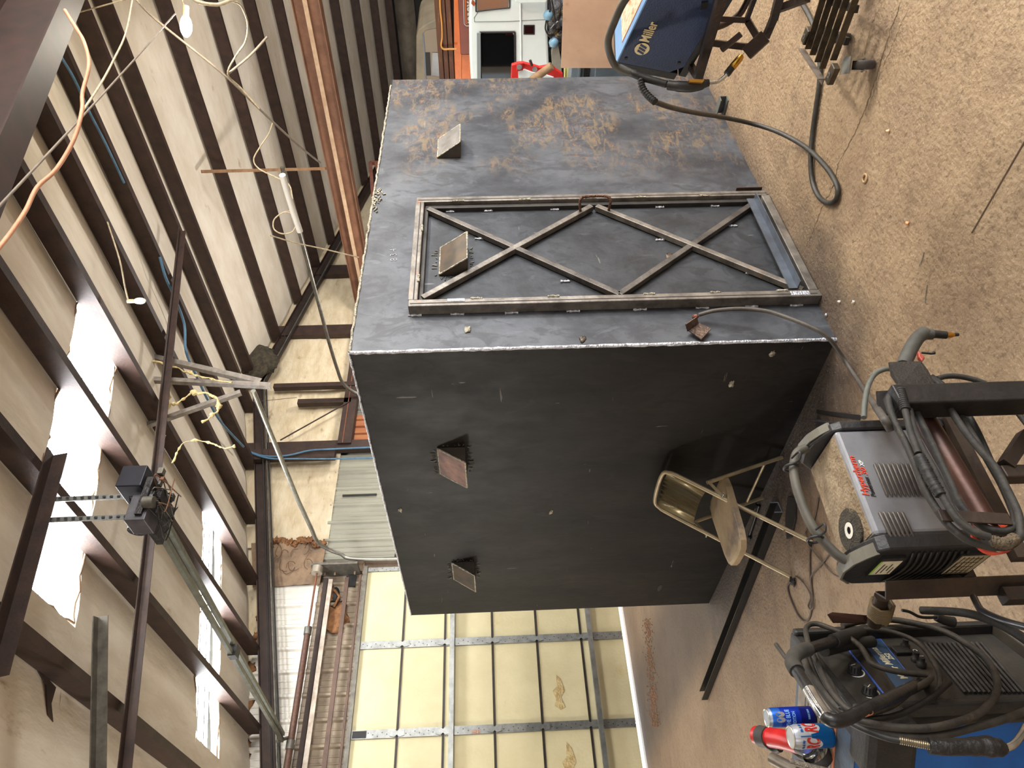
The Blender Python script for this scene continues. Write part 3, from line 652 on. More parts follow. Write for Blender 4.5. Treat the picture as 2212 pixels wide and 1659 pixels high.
seam((BX0-.002,BY0,BZ+.004),(BX0-.002,BY1,BZ+.004), .006, M_weld)
seam((BX0,BY0-.002,BZ+.004),(BX1-.1,BY0-.002,BZ+.004), .007, M_weldc, jit=.003)
mb = MB()
for k in range(40):
    x = random.gauss(3.82,.06); z = BZ-abs(random.gauss(0,.025)); mb.tube([(x,BY0-.004,z),(x+random.uniform(-.03,.03),BY0-.005,z+random.uniform(-.02,.02))], .004, 5)
mb.build('weld_spatter', M_weldc, box, kind='stuff')
# door: frame of angles, inner stops, plate and crossed braces
dy = BY0
dp = MB().box(2.79,3.66,dy-.012,dy-.001,.04,2.13).build('door', M_doorp, box)
def fbar(p, q, wd, dep, nm='frame_bar', M=M_bar, y=dy): return MB().prof(p, q, [(-wd/2,-dep/2),(wd/2,-dep/2),(wd/2,dep/2),(-wd/2,dep/2)], up=(0,1,0)).build(nm, M, dp, bevel=.004)
fy = dy-.032
fbar((2.752,fy,0.0),(2.752,fy,2.15),.05,.062); fbar((3.69,fy,0.02),(3.69,fy,2.15),.05,.062)
fbar((2.777,fy,2.128),(3.665,fy,2.128),.05,.062); fbar((2.777,fy,.03),(3.665,fy,.03),.05,.062)
for x in (2.752,3.69): MB().box(x-.008,x-.004,fy-.0325,fy-.03,.02,2.14).build('frame_groove', mat('groove_dark', (44,40,38), None, rough=.8), dp)
MB().box(2.78,3.66,fy-.0325,fy-.03,2.122,2.127).build('frame_groove', MATS['groove_dark'], dp)
M_dk = mat('inner_stop_dark', (46,44,44), (66,62,58), 8, .5, .4)
fbar((3.645,dy-.02,.06),(3.645,dy-.02,2.1),.03,.04,'door_stop',M_dk); fbar((2.795,dy-.015,.06),(2.795,dy-.015,2.1),.026,.03,'door_stop',M_dk); fbar((2.8,dy-.02,2.09),(3.64,dy-.02,2.09),.024,.04,'door_stop',M_dk)
MB().angle((2.8,dy-.05,.1),(3.64,dy-.05,.1),.05,.006,sy=1).build('door_sill', mat('blue_grey_flat', (104,112,124), (84,88,96), 8, .4, .6), dp)
nR, nL = (3.61,1.09), (2.80,1.055)
yb = dy-.034
def brace(a, b, M, e=0.0): return MB().prof((a[0],yb-e,a[1]),(b[0],yb-e,b[1]),[(-.017,-.017),(.017,-.017),(.017,.017),(-.017,.017)], up=(0,1,0)).build('brace_bar', M, dp, bevel=.003)
brace((3.62,2.08),(2.80,1.05),M_bar2); brace((2.81,2.08),(3.61,1.10),M_bar,.0015); brace((3.61,1.07),(2.80,.075),M_bar,.0015); brace((2.80,1.05),(3.62,.10),M_bar2)
def bead(x, z, horiz=False, ln=.05, y=dy-.003):
    P = [(x+(ln*(i/6-.5) if horiz else 0)+random.uniform(-.002,.002), y, z+(0 if horiz else ln*(i/6-.5))) for i in range(7)]
    return MB().tube(P, .006, 6, radii=[.0062*random.uniform(.6,1.5) for _ in P])
wb_i = 0
for z in (.12,.36,.62,.95,1.3,1.62,1.9,2.12): bead(2.722, z, ln=.07).build('weld_bead', M_weld, dp)
for z in (.3,.7,1.25,1.55,1.85): bead(3.722, z, ln=.06).build('weld_bead', M_weldc, dp)
for z in (.34,.68,1.32,1.72,1.95): bead(3.626, z, ln=.05, y=dy-.016).build('weld_bead', M_weld, dp)
for z in (.2,.55,.9,1.4,1.8): bead(2.775, z, ln=.06, y=dy-.063).build('weld_bead', M_weldc, dp)
for z in (.4,.8,1.1,1.5,1.9): bead(3.67, z, ln=.07, y=dy-.063).build('weld_bead', M_weldc, dp)
for x in (2.95,3.4): bead(x, 2.105, True, .06, y=dy-.063).build('weld_bead', M_weldc, dp)
for x, z in ((3.35,1.78),(2.95,1.32),(3.3,.74),(2.98,.3),(3.42,.28),(3.06,.09),(3.4,.09)): bead(x, z, False, .05, y=dy-.016).build('weld_bead', M_weld, dp)
MB().box(2.755,2.775,dy-.065,dy-.063,1.86,1.95).build('ground_patch', M_weld, dp); MB().box(2.735,2.765,dy-.065,dy-.0631,.06,.16).build('ground_patch', M_weld, dp)
# rebar pull handle welded across the node of the braces
hd = MB().tube(cat([(3.55,yb-.02,1.175),(3.56,yb-.085,1.18),(3.575,yb-.1,1.15),(3.575,yb-.1,1.03),(3.56,yb-.085,1.0),(3.55,yb-.02,1.005)],4), .008, 8).build('handle', mat('rusty_rebar', (112,76,58), (80,56,46), 60, .7, .3, .8, 90), dp)
# hooded vents: wedge plates with open undersides, welded on
M_vent = mat('vent_hood_plate', (150,148,146), (110,108,106), 8, .4, .6); M_ventd = mat('vent_hood_dark', (70,68,64), (98,84,72), 9, .45, .5); M_ventr = mat('vent_hood_pink', (104,84,80), (168,128,108), 9, .45, .5)
def vent(o, a, n, w_, h, dep, M, ragged):
    """o top corner, a width direction, n outward normal"""
    o, a, n = V(o), V(a), V(n); d = V((0,0,-h)); tt = .006
    v = MB().obox(o+n*.004, a*w_, d+n*dep, n*tt).build('vent_hood', M, box)
    mb = MB()
    for k in (0, w_-tt): MB().prism([o+a*k+n*.002, o+a*k+d+n*.002, o+a*k+d+n*dep], a*tt).build('hood_cheek', M_ventd, v)  # cheeks darkened and underside blackened to paint in the hood's shade
    MB().obox(o+d*.98+a*.01+n*.001, a*(w_-.02), n*(dep*.9), d*.02).build('vent_opening', M_black, v)
    for p, q in ((o,o+a*w_),(o,o+d+n*dep),(o+a*w_,o+a*w_+d+n*dep),(o+d+n*dep,o+d+n*dep+a*w_)):
        p, q = p+n*.008, q+n*.008; P = [p.lerp(q,i/8) for i in range(9)]; MB().tube(P, .004, 6, radii=[.004*random.uniform(.8,1.5) for _ in P]).build('weld_bead', M_weldc, v)
    if ragged:
        mb = MB()
        for k in range(60):
            s_ = random.random()*2*(w_+h); c = o-a*.02+V((0,0,.02))
            if s_ < w_: p = o+a*s_+V((0,0,.015)); e = V((0,0,1))
            elif s_ < w_+h: p = o+a*(w_+.015)+V((0,0,-(s_-w_))); e = a
            elif s_ < 2*w_+h: p = o+a*(s_-w_-h)+V((0,0,-h-.012)); e = V((0,0,-1))
            else: p = o-a*.015+V((0,0,-(s_-2*w_-h))); e = -a
            mb.tube([p+n*.002, p+e*random.uniform(.004,.03)+n*.003+V((random.uniform(-.01,.01),0,random.uniform(-.01,.01)))], .003, 4)
        mb.build('weld_spatter', M_galvd, v, kind='stuff')
vent((4.27,BY0,2.045),(1,0,0),(0,-1,0),.235,.155,.105,M_vent,False)
vent((3.03,BY0-.012,2.0),(1,0,0),(0,-1,0),.235,.155,.105,M_ventd,True)
vent((BX0,3.50,2.055),(0,-1,0),(-1,0,0),.25,.16,.105,M_ventr,True)
vent((BX0,4.86,2.05),(0,-1,0),(-1,0,0),.25,.16,.105,M_ventd,True)
# small marks: cut hole, spatter lumps, bolt, bracket, chalk figures
MB().prism([(BX0-.0015, 5.155+.055*math.cos(k), .457+.016*math.sin(k*1.0)) for k in [i*math.pi/5 for i in range(10)]], (.001,0,0)).build('burnt_hole', M_black, box)
for px, M, r in (((1258,732),M_ventd,.02),((1255,730),M_weldc,.008),((1010,712),M_weldc,.022),((1410,421),mat('rust_ring',(110,64,44),None,rough=.8),.022),((1447,556),M_ventd,.03)):
    p = Py(*px, BY0-.004-(.012 if px[0]==1447 else 0)); MB().blob(p, r, .005, r*.7, nz=.5, seed=px[0]).build('spatter_lump', M, box)
MB().cyl(Py(1410,421,BY0-.02), Py(1410,421,BY0), .007, 8).build('bolt', M_weld, box)
for px in ((1190,1107),(1580,830),(1668,765),(865,1102)): p = Px(*px, BX0-.002); MB().blob(p, .003, .022, .012, nz=.6, seed=px[1]).build('scraped_spot', M_weldc, box)
MB().angle((3.74,BY0-.002,.19),(3.74,BY0-.002,.03),.07,.006,up=(0,-1,0)).build('angle_stub', mat('stub_brown', (84,62,52), (60,46,42), 14, .6, .4), box)
M_chalk = mat('chalk', (186,188,194), None, rough=.9)
text('8 3/4', .055, Py(858,563,BY0-.002), (1,0,.12), (0,0,1), M_chalk, box, 'chalk_note', offset=-.0015)
text('3/8', .04, Py(1202,432,BY0-.002), (1,0,.1), (0,0,1), M_chalk, box, 'chalk_note', offset=-.001)
text('0', .035, Py(1218,430,BY0-.002), (1,0,.1), (0,0,1), M_chalk, box, 'chalk_note', offset=-.001)
# ------------------------------------------------------------------ ground clamp and lead
gc = thing('ground_clamp', 'L shaped scorched plate ground clamp stuck to the box left of the braced door', 'ground clamp', Py(1505,712,BY0-.03))
M_scorch = mat('scorched_steel', (74,60,54), (120,100,88), 26, .5, .5, .6, 60)
a, b, c, d = [Py(x, y, BY0-k) for x, y, k in ((1487,716,.02),(1515,735,.02),(1536,712,.02),(1510,700,.02))]
MB().prism([a,b,c,d], (0,-.008,0)).build('clamp_plate', M_scorch, gc, bevel=.002)
MB().prism([d,a,a+V((.0,-.05,.02)),d+V((0,-.05,.02))], (.0,0,.006)).build('clamp_plate', M_scorch, gc)
MB().blob(Py(1502,685,BY0-.04), .018,.018,.014, nz=.5).build('copper_lug', mat('copper_lug', (150,98,80), (110,70,60), 40, .5, .6), gc)
P = [Py(1510,680,BY0-.04), Py(1545,671,BY0-.07), Py(1600,667,BY0-.1), Py(1655,672,BY0-.12), Py(1700,686,BY0-.14), Py(1750,706,BY0-.16), Py(1790,731,BY0-.14), Pz(1830,787,.03), Pz(1868,845,.12), Pd(1902,893,1.8), Pd(1925,930,1.72)]
MB().tube(cat(P, 8), .0105, 9).build('lead', mat('grey_lead', (84,79,73), (60,56,52), 18, .6), gc)
# ------------------------------------------------------------------ folding chair (front feet left, back against the box)
ch = thing('folding_chair', 'worn beige metal folding chair standing against the dark side of the box', 'chair', (2.1,3.62,0))
M_cf = mat('beige_enamel', (172,156,124), (146,130,102), 8, .32, .25, 0, c3=(104,88,68), s3=9, t3=(.64,.74))
M_cs = mat('worn_tan_seat', (168,148,116), (138,118,92), 5, .45, .1, .1, 30, (1,1,1), c3=(84,74,76), s3=4.5, t3=(.52,.68))
fy0, fy1 = 3.425, 3.825
def fr(s_): return fy0 if s_ < 0 else fy1
# back/front tube: foot, up over the back, down the other side
foot = .008; topz = .725
def bk(y, t_): return V((1.868+(2.385-1.868)*t_, y, foot+(topz-foot)*t_))
pts = [bk(fy0,0), bk(fy0,.5), bk(fy0,.88), bk(fy0+.012,.96), bk(fy0+.05,1.0), bk(fy0+.2,1.01), bk(fy1-.05,1.0), bk(fy1-.012,.96), bk(fy1,.88), bk(fy1,.5), bk(fy1,0)]
MB().tube(cat(pts, 6), .0125, 10).build('back_frame', M_cf, ch)
bp = []
n_ = 9
for i in range(n_+1):
    yy = fy0+.02+(fy1-fy0-.04)*i/n_; bow = .02*math.sin(math.pi*i/n_)
    top = bk(yy, .972)+V((bow,0,0)); bot = bk(yy, .70)+V((bow,0,0)); bp.append((top, bot))
mb = MB()
for (a, b), (c, d) in zip(bp[:-1], bp[1:]):
    mb.quad(a, b, d, c)
o = mb.build('backrest', mat('glossy_olive_back', (134,122,88), (112,100,72), 4, .34, .5), ch)
wm = o.modifiers.new('weld','WELD'); wm.merge_threshold = .0005; sf = o.modifiers.new('solid','SOLIDIFY'); sf.thickness = .002
for p_ in o.data.polygons: p_.use_smooth = True
def seat_pt(u, v_): # u 0 front..1 back, v 0..1 across
    a_ = V((1.83,3.37,.415)).lerp(V((1.86,3.70,.40)), v_); b_ = V((2.32,3.375,.40)).lerp(V((2.34,3.80,.395)), v_)
    return a_.lerp(b_, u)
mb = MB(); ol = []
R_ = [(0,.3),(.02,.14),(.09,.04),(.22,0),(.8,.03),(.95,.08),(1,.2),(1,.8),(.95,.92),(.8,.97),(.22,1),(.09,.96),(.02,.86),(0,.7)]
top = [seat_pt(*q) for q in R_]; cen = sum(top, V((0,0,0)))/len(top)
inner = [cen.lerp(p, .9)+V((0,0,.004)) for p in top]; low = [p-V((0,0,.035)) for p in top]; n = len(top)
mb.add(inner+top+low, [tuple(range(n))]+[(i,(i+1)%n,(i+1)%n+n,i+n) for i in range(n)]+[(i+n,(i+1)%n+n,(i+1)%n+2*n,i+2*n) for i in range(n)])
mb.build('seat', M_cs, ch, bevel=.003)
for y, s_ in ((fy0-.02,-1),(fy1+.02,1)):
    MB().tube([(2.428,y,.008),(2.265,y,.50)], .0115, 10).build('rear_leg', M_cf, ch)
    MB().bar((2.268,y-.004*s_,.485),(2.17,fr(s_)+.014*s_,.43),.004,.018).build('link', M_cf, ch)
    for q in ((2.27,.482),(2.172,.43)): MB().cyl((q[0],y-.02,q[1]),(q[0],y+.02,q[1]),.005,8).build('rivet', M_galv, ch)
MB().tube([(2.395,fy0-.02,.12),(2.395,fy1+.02,.12)], .008, 8).build('stretcher', M_cf, ch)
MB().tube([(1.94,fy0,.14),(1.94,fy0+.001,.141)], .008, 8).build('stretcher_stub', M_cf, ch)
# ------------------------------------------------------------------ things on the floor
M_chan = mat('black_channel', (24,23,22), (38,35,33), 10, .42, .5)
cp, cq = V((2.24,3.66,.0)), V((1.955,6.12,.0))
sb = thing('steel_channel', 'long black steel C-channel lying on the floor past the folding chair', 'steel channel', cp)
MB().prof(cp+V((0,0,.001)), cq+V((0,0,.001)), [(-.04,0),(.04,0),(.04,.05),(.034,.05),(.034,.006),(-.034,.006),(-.034,.05),(-.04,.05)]).build('channel', M_chan, sb)
dd = (cp-cq).normalized()
MB().prof(cp+V((0,0,.001)), cp+V((0,0,.001))+dd*.002, [(-.04,0),(.04,0),(.04,.05),(.034,.05),(.034,.006),(-.034,.006),(-.034,.05),(-.04,.05)]).build('bright_cut_end', mat('bright_cut', (190,200,220), None, rough=.3, metal=.6), sb)
M_plate = mat('black_plate', (44,42,42), (58,55,54), 8, .5, .4)
def flat(nm, px, th, M, label, category, bev=.002, z=0.001):
    o = MB().prism([Pz(x, y, z) for x, y in px], (0,0,th)).build(nm, M, None, bevel=bev); o['label'] = label; o['category'] = category; return o
flat('flat_plate', [(1705,1072),(1722,1075),(1722,1120),(1713,1160),(1703,1165),(1700,1120)], .012, M_plate, 'black cut plate lying beside the end of the steel channel', 'steel plate')
o = MB().tube([Pz(1640,1092,.012), Pz(1618,1160,.012)], .010, 8); o.lathe([(.016,0),(.02,.01),(.016,.02)], Pz(1638,1094,.005), (0,0,1), 12); o.blob(Pz(1619,1161,.014), .016,.016,.012)
o = o.build('pry_tool', M_chan); o['label'] = 'short black rod with a ball end lying under the chair seat'; o['category'] = 'tool'
flat('angle_scrap', [(1765,885),(1862,897),(1858,908),(1764,893)], .004, M_plate, 'dark flat strip standing behind the plasma cutter near the box', 'steel scrap')
sc1 = MB().angle(Pz(1763,905,.002), Pz(1815,912,.002), .05, .004).build('angle_scrap', mat('grey_angle_scrap', (96,94,98), (70,68,70), 14, .4, .6)); sc1['label'] = 'short grey angle offcut on the dusty floor beside the box corner'; sc1['category'] = 'steel scrap'
p, q = Pz(1573,212,0), Pz(1562,248,0)
sq = MB(); d = (q-p).normalized(); r_ = V((d.y,-d.x,0))
sq.prof(p+V((0,0,.03)), q+V((0,0,.03)), [(-.028,-.028),(.028,-.028),(.028,.028),(-.028,.028),(-.028,.022),(.022,.022),(.022,-.022),(-.028,-.022)])
o = sq.build('tube_offcut', mat('grey_tube', (120,124,120), (96,98,96), 12, .45, .5)); o['label'] = 'grey square tube offcut lying against the foot of the box'; o['category'] = 'steel scrap'
flat('tape_strip', [(1668,437),(1690,478),(1683,480),(1664,452)], .0012, mat('dirty_tape', (150,128,98), None, rough=.8), 'dirty tan strip of tape stuck on the floor by the door frame corner', 'tape', 0)
MB_ = MB(); c = Pz(1868,385,.004); ring = [c+V((.018*math.cos(a), .018*math.sin(a), 0)) for a in [i*math.pi/8 for i in range(16)]]
o = MB_.tube(ring, .005, 6, closed=True).build('washer', mat('tan_washer', (168,140,104), None, rough=.6)); o['label'] = 'dusty steel washer ring on the open floor near the cable loop'; o['category'] = 'washer'
for px, col, lb in (((1960,482),(214,150,100),'small orange pebble on the floor between washer and torch'),((1918,283),(226,180,140),'small pinkish chip on the floor right of the floor crack'),((1812,651),(226,220,205),'white earplug shaped crumb near the box corner'),((1843,652),(236,232,224),'tiny white crumb on the floor below the box corner'),((1784,680),(190,190,196),'bright nugget of slag at the foot of the box corner')):
    o = MB().blob(Pz(*px, .006), .009,.007,.006, 7, 5, nz=.5, seed=px[0]).build('debris_chip', mat('chip%d' % px[0], col, None, rough=.6)); o['label'] = lb; o['category'] = 'debris'
for px, lb in ((((1985,575),(1992,560),(1996,545)),'thin pale curl of wire on the bare floor'),(((1998,655),(2000,635),(2003,615)),'thin straight scrap of wire on the bare floor')):
    o = MB().tube(cat([Pz(x,y,.003) for x, y in px],4), .0016, 5).build('wire_scrap', M_galv); o['label'] = lb; o['category'] = 'wire scrap'
# scattered swarf, hundreds of specks
mb = MB()
for k in range(900):
    if k < 420: x = BX0-.01-abs(random.gauss(0,.22)); y = random.uniform(2.1,5.3)
    elif k < 700: x = random.uniform(2.2,5.2); y = BY0-abs(random.gauss(0,.16))-.01
    else: x = random.uniform(1.2,4.0); y = random.uniform(.9,3.2)
    s_ = random.uniform(.0012,.0035); a = random.random()*6; e = V((math.cos(a),math.sin(a),0))*s_; f_ = V((-e.y,e.x,0))*.5
    mb.obox(V((x,y,.0005)), e, f_, (0,0,s_*.4))
o = mb.build('grinding_swarf', mat('bright_swarf', (205,205,205), None, rough=.35, metal=.5)); o['kind'] = 'stuff'; o['label'] = 'bright specks of grinding swarf scattered round the foot of the box'; o['category'] = 'swarf'
mb = MB()
for k in range(700):
    t_ = random.random(); p = Pz(1398+18*t_+random.gauss(0,5), 1335+235*t_, 0); s_ = random.uniform(.004,.012)
    mb.blob((p.x,p.y,s_*.4), s_, s_, s_*.6, 5, 3)
o = mb.build('dirt_heap', mat('brown_grit', (140,104,76), (112,82,60), 20, .9)); o['kind'] = 'stuff'; o['label'] = 'line of brown dirt grains on the floor in front of the yellow door'; o['category'] = 'dirt'
# thin electric cord with plug by the chair feet
M_flex = mat('brown_flex', (92,78,68), (70,60,54), 20, .6)
pc = thing('extension_cord', 'thin brown power cord in loops with a plug by the chair feet', 'cord', Pz(1712,1257,0))
c1 = [(1835,1250),(1804,1242),(1779,1217),(1749,1178),(1740,1148),(1757,1137),(1782,1156),(1793,1190),(1776,1217),(1754,1242),(1753,1267),(1757,1306),(1752,1317),(1746,1308),(1751,1287),(1738,1262),(1720,1246),(1712,1250)]
c2 = [(1710,1254),(1702,1265),(1704,1282),(1714,1308),(1725,1330),(1739,1342),(1750,1330),(1754,1290),(1750,1240),(1750,1190),(1755,1140),(1763,1105),(1768,1075)]
MB().tube(cat([Pz(x,y,.006+.004*(i%2)) for i,(x,y) in enumerate(c1)],6), .0045, 6).build('flex', M_flex, pc)
MB().tube(cat([Pz(x,y,.006) for x,y in c2],6), .0055, 6).build('flex', M_flex, pc)
MB().blob(Pz(1712,1257,.014), .028,.018,.014, nz=.4).build('plug', M_black, pc)
# ------------------------------------------------------------------ plasma cutter
PO = V((.826,1.547,.80)); PA = V((.9973,-.0735,0)); PB = V((.0735,.9973,0)); PL, PW, PH = .372, .205, .30
def F(u, v_, w_): return PO+PA*u+PB*v_+V((0,0,w_))
def fb(mb, u0, u1, v0, v1, w0, w1): return mb.obox(F(u0,v0,w0), PA*(u1-u0), PB*(v1-v0), (0,0,w1-w0))
pc_ = thing('plasma_cutter', 'grey plasma cutter with black louvred end, red logo and rubber handle', 'plasma cutter', F(.18,.1,-PH))
M_case = mat('silver_blue_case', (132,133,138), (108,109,115), 4, .42, .25, .04, 60, c3=(96,84,70), s3=14, t3=(.66,.74))
M_capb = mat('black_bezel', (24,24,27), (38,37,38), 12, .45, 0, .1, 90); M_capg = mat('pale_grey_cap', (112,109,99), (92,89,80), 8, .5)
M_grime2 = mat('dusty_top', (166,148,122), (134,116,92), 24, .85, 0, .5, 120, c3=(104,84,62), s3=20, t3=(.52,.7))
fb(MB(), .03,.345,0,PW,-PH,0).build('case', M_case, pc_, bevel=.012, seg=3)
fb(MB(), .04,.335,.012,PW-.012,-.001,.0015).build('dusty_lid', M_grime2, pc_)
def bezel(u0, u1, M, nm):
    P = []
    for v_, w_ in ((-.006,-PH-.01),(-.006,-.02),(.006,.002),(.03,.018),(.07,.038),(.12,.046),(.17,.036),(PW+.004,-.004),(PW+.006,-.03),(PW+.006,-PH-.01)): P.append(F(u0,v_,w_))
    return MB().prism(P, PA*(u1-u0)).build(nm, M, pc_, bevel=.005)
bezel(-.012,.03,M_capb,'rear_bezel'); bezel(.343,.372,M_capb,'front_bezel')
def arc(u0, u1, lift): 
    pr_ = [(.012,.006),(.035,.024),(.07,.043),(.12,.051),(.165,.042),(.198,.010)]
    mb = MB(); vs = [F(u, v_, w_+lift) for v_, w_ in pr_ for u in (u0,u1)]; vs += [p-V((0,0,.006)) for p in vs]; k = len(pr_)*2
    fs = []
    for i in range(len(pr_)-1): a = 2*i; fs += [(a,a+1,a+3,a+2),(a+k,a+2+k,a+3+k,a+1+k),(a,a+2,a+2+k,a+k),(a+1,a+1+k,a+3+k,a+3)]
    fs += [(0,k,k+1,1),(2*len(pr_)-2,2*len(pr_)-1,2*len(pr_)-1+k,2*len(pr_)-2+k)]
    return mb.add(vs, fs).build('grey_cap', M_capg, pc_)
arc(-.016,.016,.0); arc(.354,.379,.0)
hp = [F(.355,.1,.035), F(.335,.1,.075), F(.27,.1,.102), F(.185,.1,.108), F(.1,.1,.098), F(.03,.1,.064), F(.005,.1,.035)]
MB().tube(cat(hp,6), .0128, 12).build('handle', mat('grey_rubber_handle', (84,80,70), (62,59,53), 10, .6, 0), pc_)
for u in (.07,.29):
    c = F(u,.1,.104); MB().tube(cat([c+PB*.02*math.cos(k*1.05)+V((0,0,.02*math.sin(k*1.05))) for k in range(6)],4,True), .004, 6, closed=True).build('cable_tie', M_capb, pc_)
    MB().tube(cat([c+PB*-.018, c+PB*-.045+V((0,0,-.01)), c+PB*-.05+PA*.02+V((0,0,-.012)), c+PB*-.02+PA*.018],5), .003, 6).build('cable_tie', M_capb, pc_)
side_n = -PB
def S(x, y, off=.0): return Pn(x, y, F(0,-off,0), PB)
M_louv = mat('louvre_shade', (100,94,90), (72,66,62), 12, .45, .3)
for cnt, x0, y0, x1, y1, pitch in ((9,1887,1000,1917,1073,9.6),(6,1898,1105,1925,1164,9.8)):
    for k in range(cnt):
        p, q = S(x0+pitch*k, y0, .001), S(x1+pitch*k, y1, .001)
        MB().tube([p, p.lerp(q,.06)-PB*.002, p.lerp(q,.94)-PB*.002, q], .004, 8, radii=[.0015,.0042,.0042,.0015]).build('louvre', M_louv, pc_)
M_red = mat('logo_red', (214,74,52), None, rough=.5); M_ink = mat('ink_black', (24,24,26), None, rough=.5); M_wht = mat('logo_white', (232,232,228), None, rough=.5)
p0, p1 = S(1879,1071,.0015), S(1846,986,.0015)
text('Hypertherm', .026, p0, PA, (0,0,1), M_red, pc_, 'maker_logo', shear=.25, offset=.0002, fit=(p1-p0).length)
p0, p1 = S(1893,1073,.0015), S(1876,1030,.0015)
text('Powermax', .018, p0, PA, (0,0,1), M_ink, pc_, 'model_name', shear=.25, offset=.0, fit=(p1-p0).length)
p2 = S(1868,1010,.0015); text('30', .02, p1+PA*.004, PA, (0,0,1), M_red, pc_, 'model_name', shear=.25, offset=.0002, fit=(p2-p1).length*.85)
text('XP', .014, p2+PA*.004, PA, (0,0,1), M_wht, pc_, 'model_name', shear=.25, offset=.0003)
def E_(x, y, off=.0): return Pn(x, y, F(-.012-off,0,0), PA)
# louvred end: bowed horizontal ribs and two stickers
for k in range(10):
    z = -.085-.0155*k; P = [F(-.014-.006*math.sin(math.pi*j/8), .012+j*(PW-.024)/8, z-.014*math.sin(math.pi*j/8)) for j in range(9)]
    MB().tube(P, .0036, 6).build('end_louvre', mat('louvre_black', (42,39,35), (24,23,21), 20, .5), pc_)
def sticker(px, M, nm, fn, th=.0008, par=None):
    P = [fn(x, y, .001) for x, y in px]; n = (P[1]-P[0]).cross(P[2]-P[1]).normalized(); return MB().prism(P, n*th).build(nm, M, par or pc_)
M_stk = mat('cream_sticker', (214,206,180), (190,182,158), 20, .6); M_stk2 = mat('tan_rating_label', (176,162,132), (150,136,110), 24, .6); M_green = mat('sticker_green', (140,180,70), None, rough=.6)
def endrect(v0, v1, w0, w1, M, nm, off=.0205): return MB().obox(F(-off,v0,w0), PB*(v1-v0), (0,0,w1-w0), PA*.001).build(nm, M, pc_)
fb(MB(), -.0205,-.012,.03,.14,-.075,-.015).build('end_boss', M_capb, pc_)
endrect(.045,.125,-.07,-.02,M_stk,'sticker',.022); endrect(.045,.125,-.02,-.015,M_green,'sticker_stripe',.0222)
for k, (a, b) in enumerate(((.06,.118),(.07,.112),(.06,.1),(.08,.118))): MB().obox(F(-.0232,a,-.032-.010*k), PB*(b-a), (0,0,.0022), PA*.0004).build('sticker_print', M_ink, pc_)
endrect(.03,.14,-.285,-.215,M_stk2,'rating_label',.022)
for k in range(5): fb(MB(), -.0228,-.022,.036,.134,-.225-.012*k,-.2235-.012*k).build('label_rule', M_ink, pc_)
for k in range(4): fb(MB(), -.0228,-.022,.045+k*.024,.046+k*.024,-.275,-.223).build('label_rule', M_ink, pc_)
fb(MB(), -.0205,-.012,.025,.145,-.29,-.21).build('end_boss', M_capb, pc_)
MB().cyl(F(-.012,.17,-.26), F(-.05,.17,-.262), .02, 14).build('cord_gland', M_black, pc_)
# grinding disc lying on the lid
gd = thing('grinding_disc', 'worn gritty grinding disc lying on top of the grey plasma cutter', 'grinding disc', F(.07,.06,.004))
gc_ = Pz(1840,1146,.803)
MB().lathe([(.011,0),(.0575,.001),(.0585,.004),(.0575,.007),(.024,.007),(.018,.004),(.011,.003),(.011,0)], gc_, (0.03,-.02,1), 36, False, False).build('abrasive', mat('abrasive_grit', (84,76,64), (54,50,44), 50, .9, 0, .8, 180, c3=(150,130,96), s3=26, t3=(.6,.7)), gd)
MB().lathe([(.010,.0072),(.0215,.0074),(.0215,.0084),(.010,.0082),(.010,.0072)], gc_, (0.03,-.02,1), 24, False, False).build('centre_ring', mat('ring_white', (216,212,200), None, rough=.4), gd)
# ------------------------------------------------------------------ stand for the plasma cutter
st = thing('plasma_stand', 'welded steel stand with square tube leg carrying the grey plasma cutter', 'stand', F(.18,.1,-.8))
M_st = mat('black_tube', (26,25,26), (42,40,40), 9, .42, .4, .1, 60); M_stb = mat('brown_angle', (70,57,47), (50,42,37), 10, .5, .4, .1, 60)
fb(MB(), -.05,.40,-.02,.01,-PH-.045,-PH-.012).build('shelf_rail', M_stb, st); fb(MB(), -.05,.40,PW-.01,PW+.02,-PH-.045,-PH-.012).build('shelf_rail', M_stb, st)
def vleg(px, z1, wd, M, z0=0.0, nm='leg'):
    p = Pz(*px, z1); return MB().box(p.x-wd/2, p.x+wd/2, p.y-wd/2, p.y+wd/2, z0, z1).build(nm, M, st, bevel=.004)
vleg((1925,868), .76, .062, M_st)
vleg((2160,1026), .5, .036, M_stb)
p = Pz(1914,1296,.745); MB().angle(p, (p.x,p.y,0), .05, .005, up=(.7,-.7,0), sx=-1).build('angle_leg', M_stb, st)
q = Pz(2165,1288,.45); MB().bar(q, (q.x,q.y,0), .035,.035, up=(1,0,0)).build('leg', M_stb, st)
MB().bar(Pz(2172,1005,.48), Pz(2215,940,.4), .03,.03).build('diagonal_brace', M_stb, st)
lg = Pz(1925,868,.70)
# hooks for the hose: a pipe with a plate at one end and a painted ring at the other
HY = 1.36
def H(x, y, dy_=0.0): return Py(x, y, HY+dy_)
M_pipe = mat('brown_pipe', (76,48,38), (56,38,32), 7, .4, .5, .05, 40)
h0, h1 = H(1990,895,.02), H(2140,1150,.02)
MB().tube([h0, h1], .027, 16).build('hose_pipe', M_pipe, st)
rx = (h1-h0).normalized()
ringc = h1+rx*.01
MB().lathe([(.036,-.012),(.040,-.012),(.040,.016),(.036,.016),(.036,-.012)], ringc, (rx*.4+V((.15,-.3,.85))).normalized(), 30, False, False).build('painted_ring', mat('orange_paint_chipped', (206,72,42), (150,50,34), 12, .5, .1, 0, c3=(60,44,40), s3=16, t3=(.56,.6)), st)
bA, bB = H(2030,1113,-.06), H(2182,1122,-.05)
MB().prof(bA, bB, [(-.014,-.002),(.014,-.002),(.014,.002),(-.014,.002)], up=(0,1,0)).build('stop_bar', M_stb, st, bevel=.001)
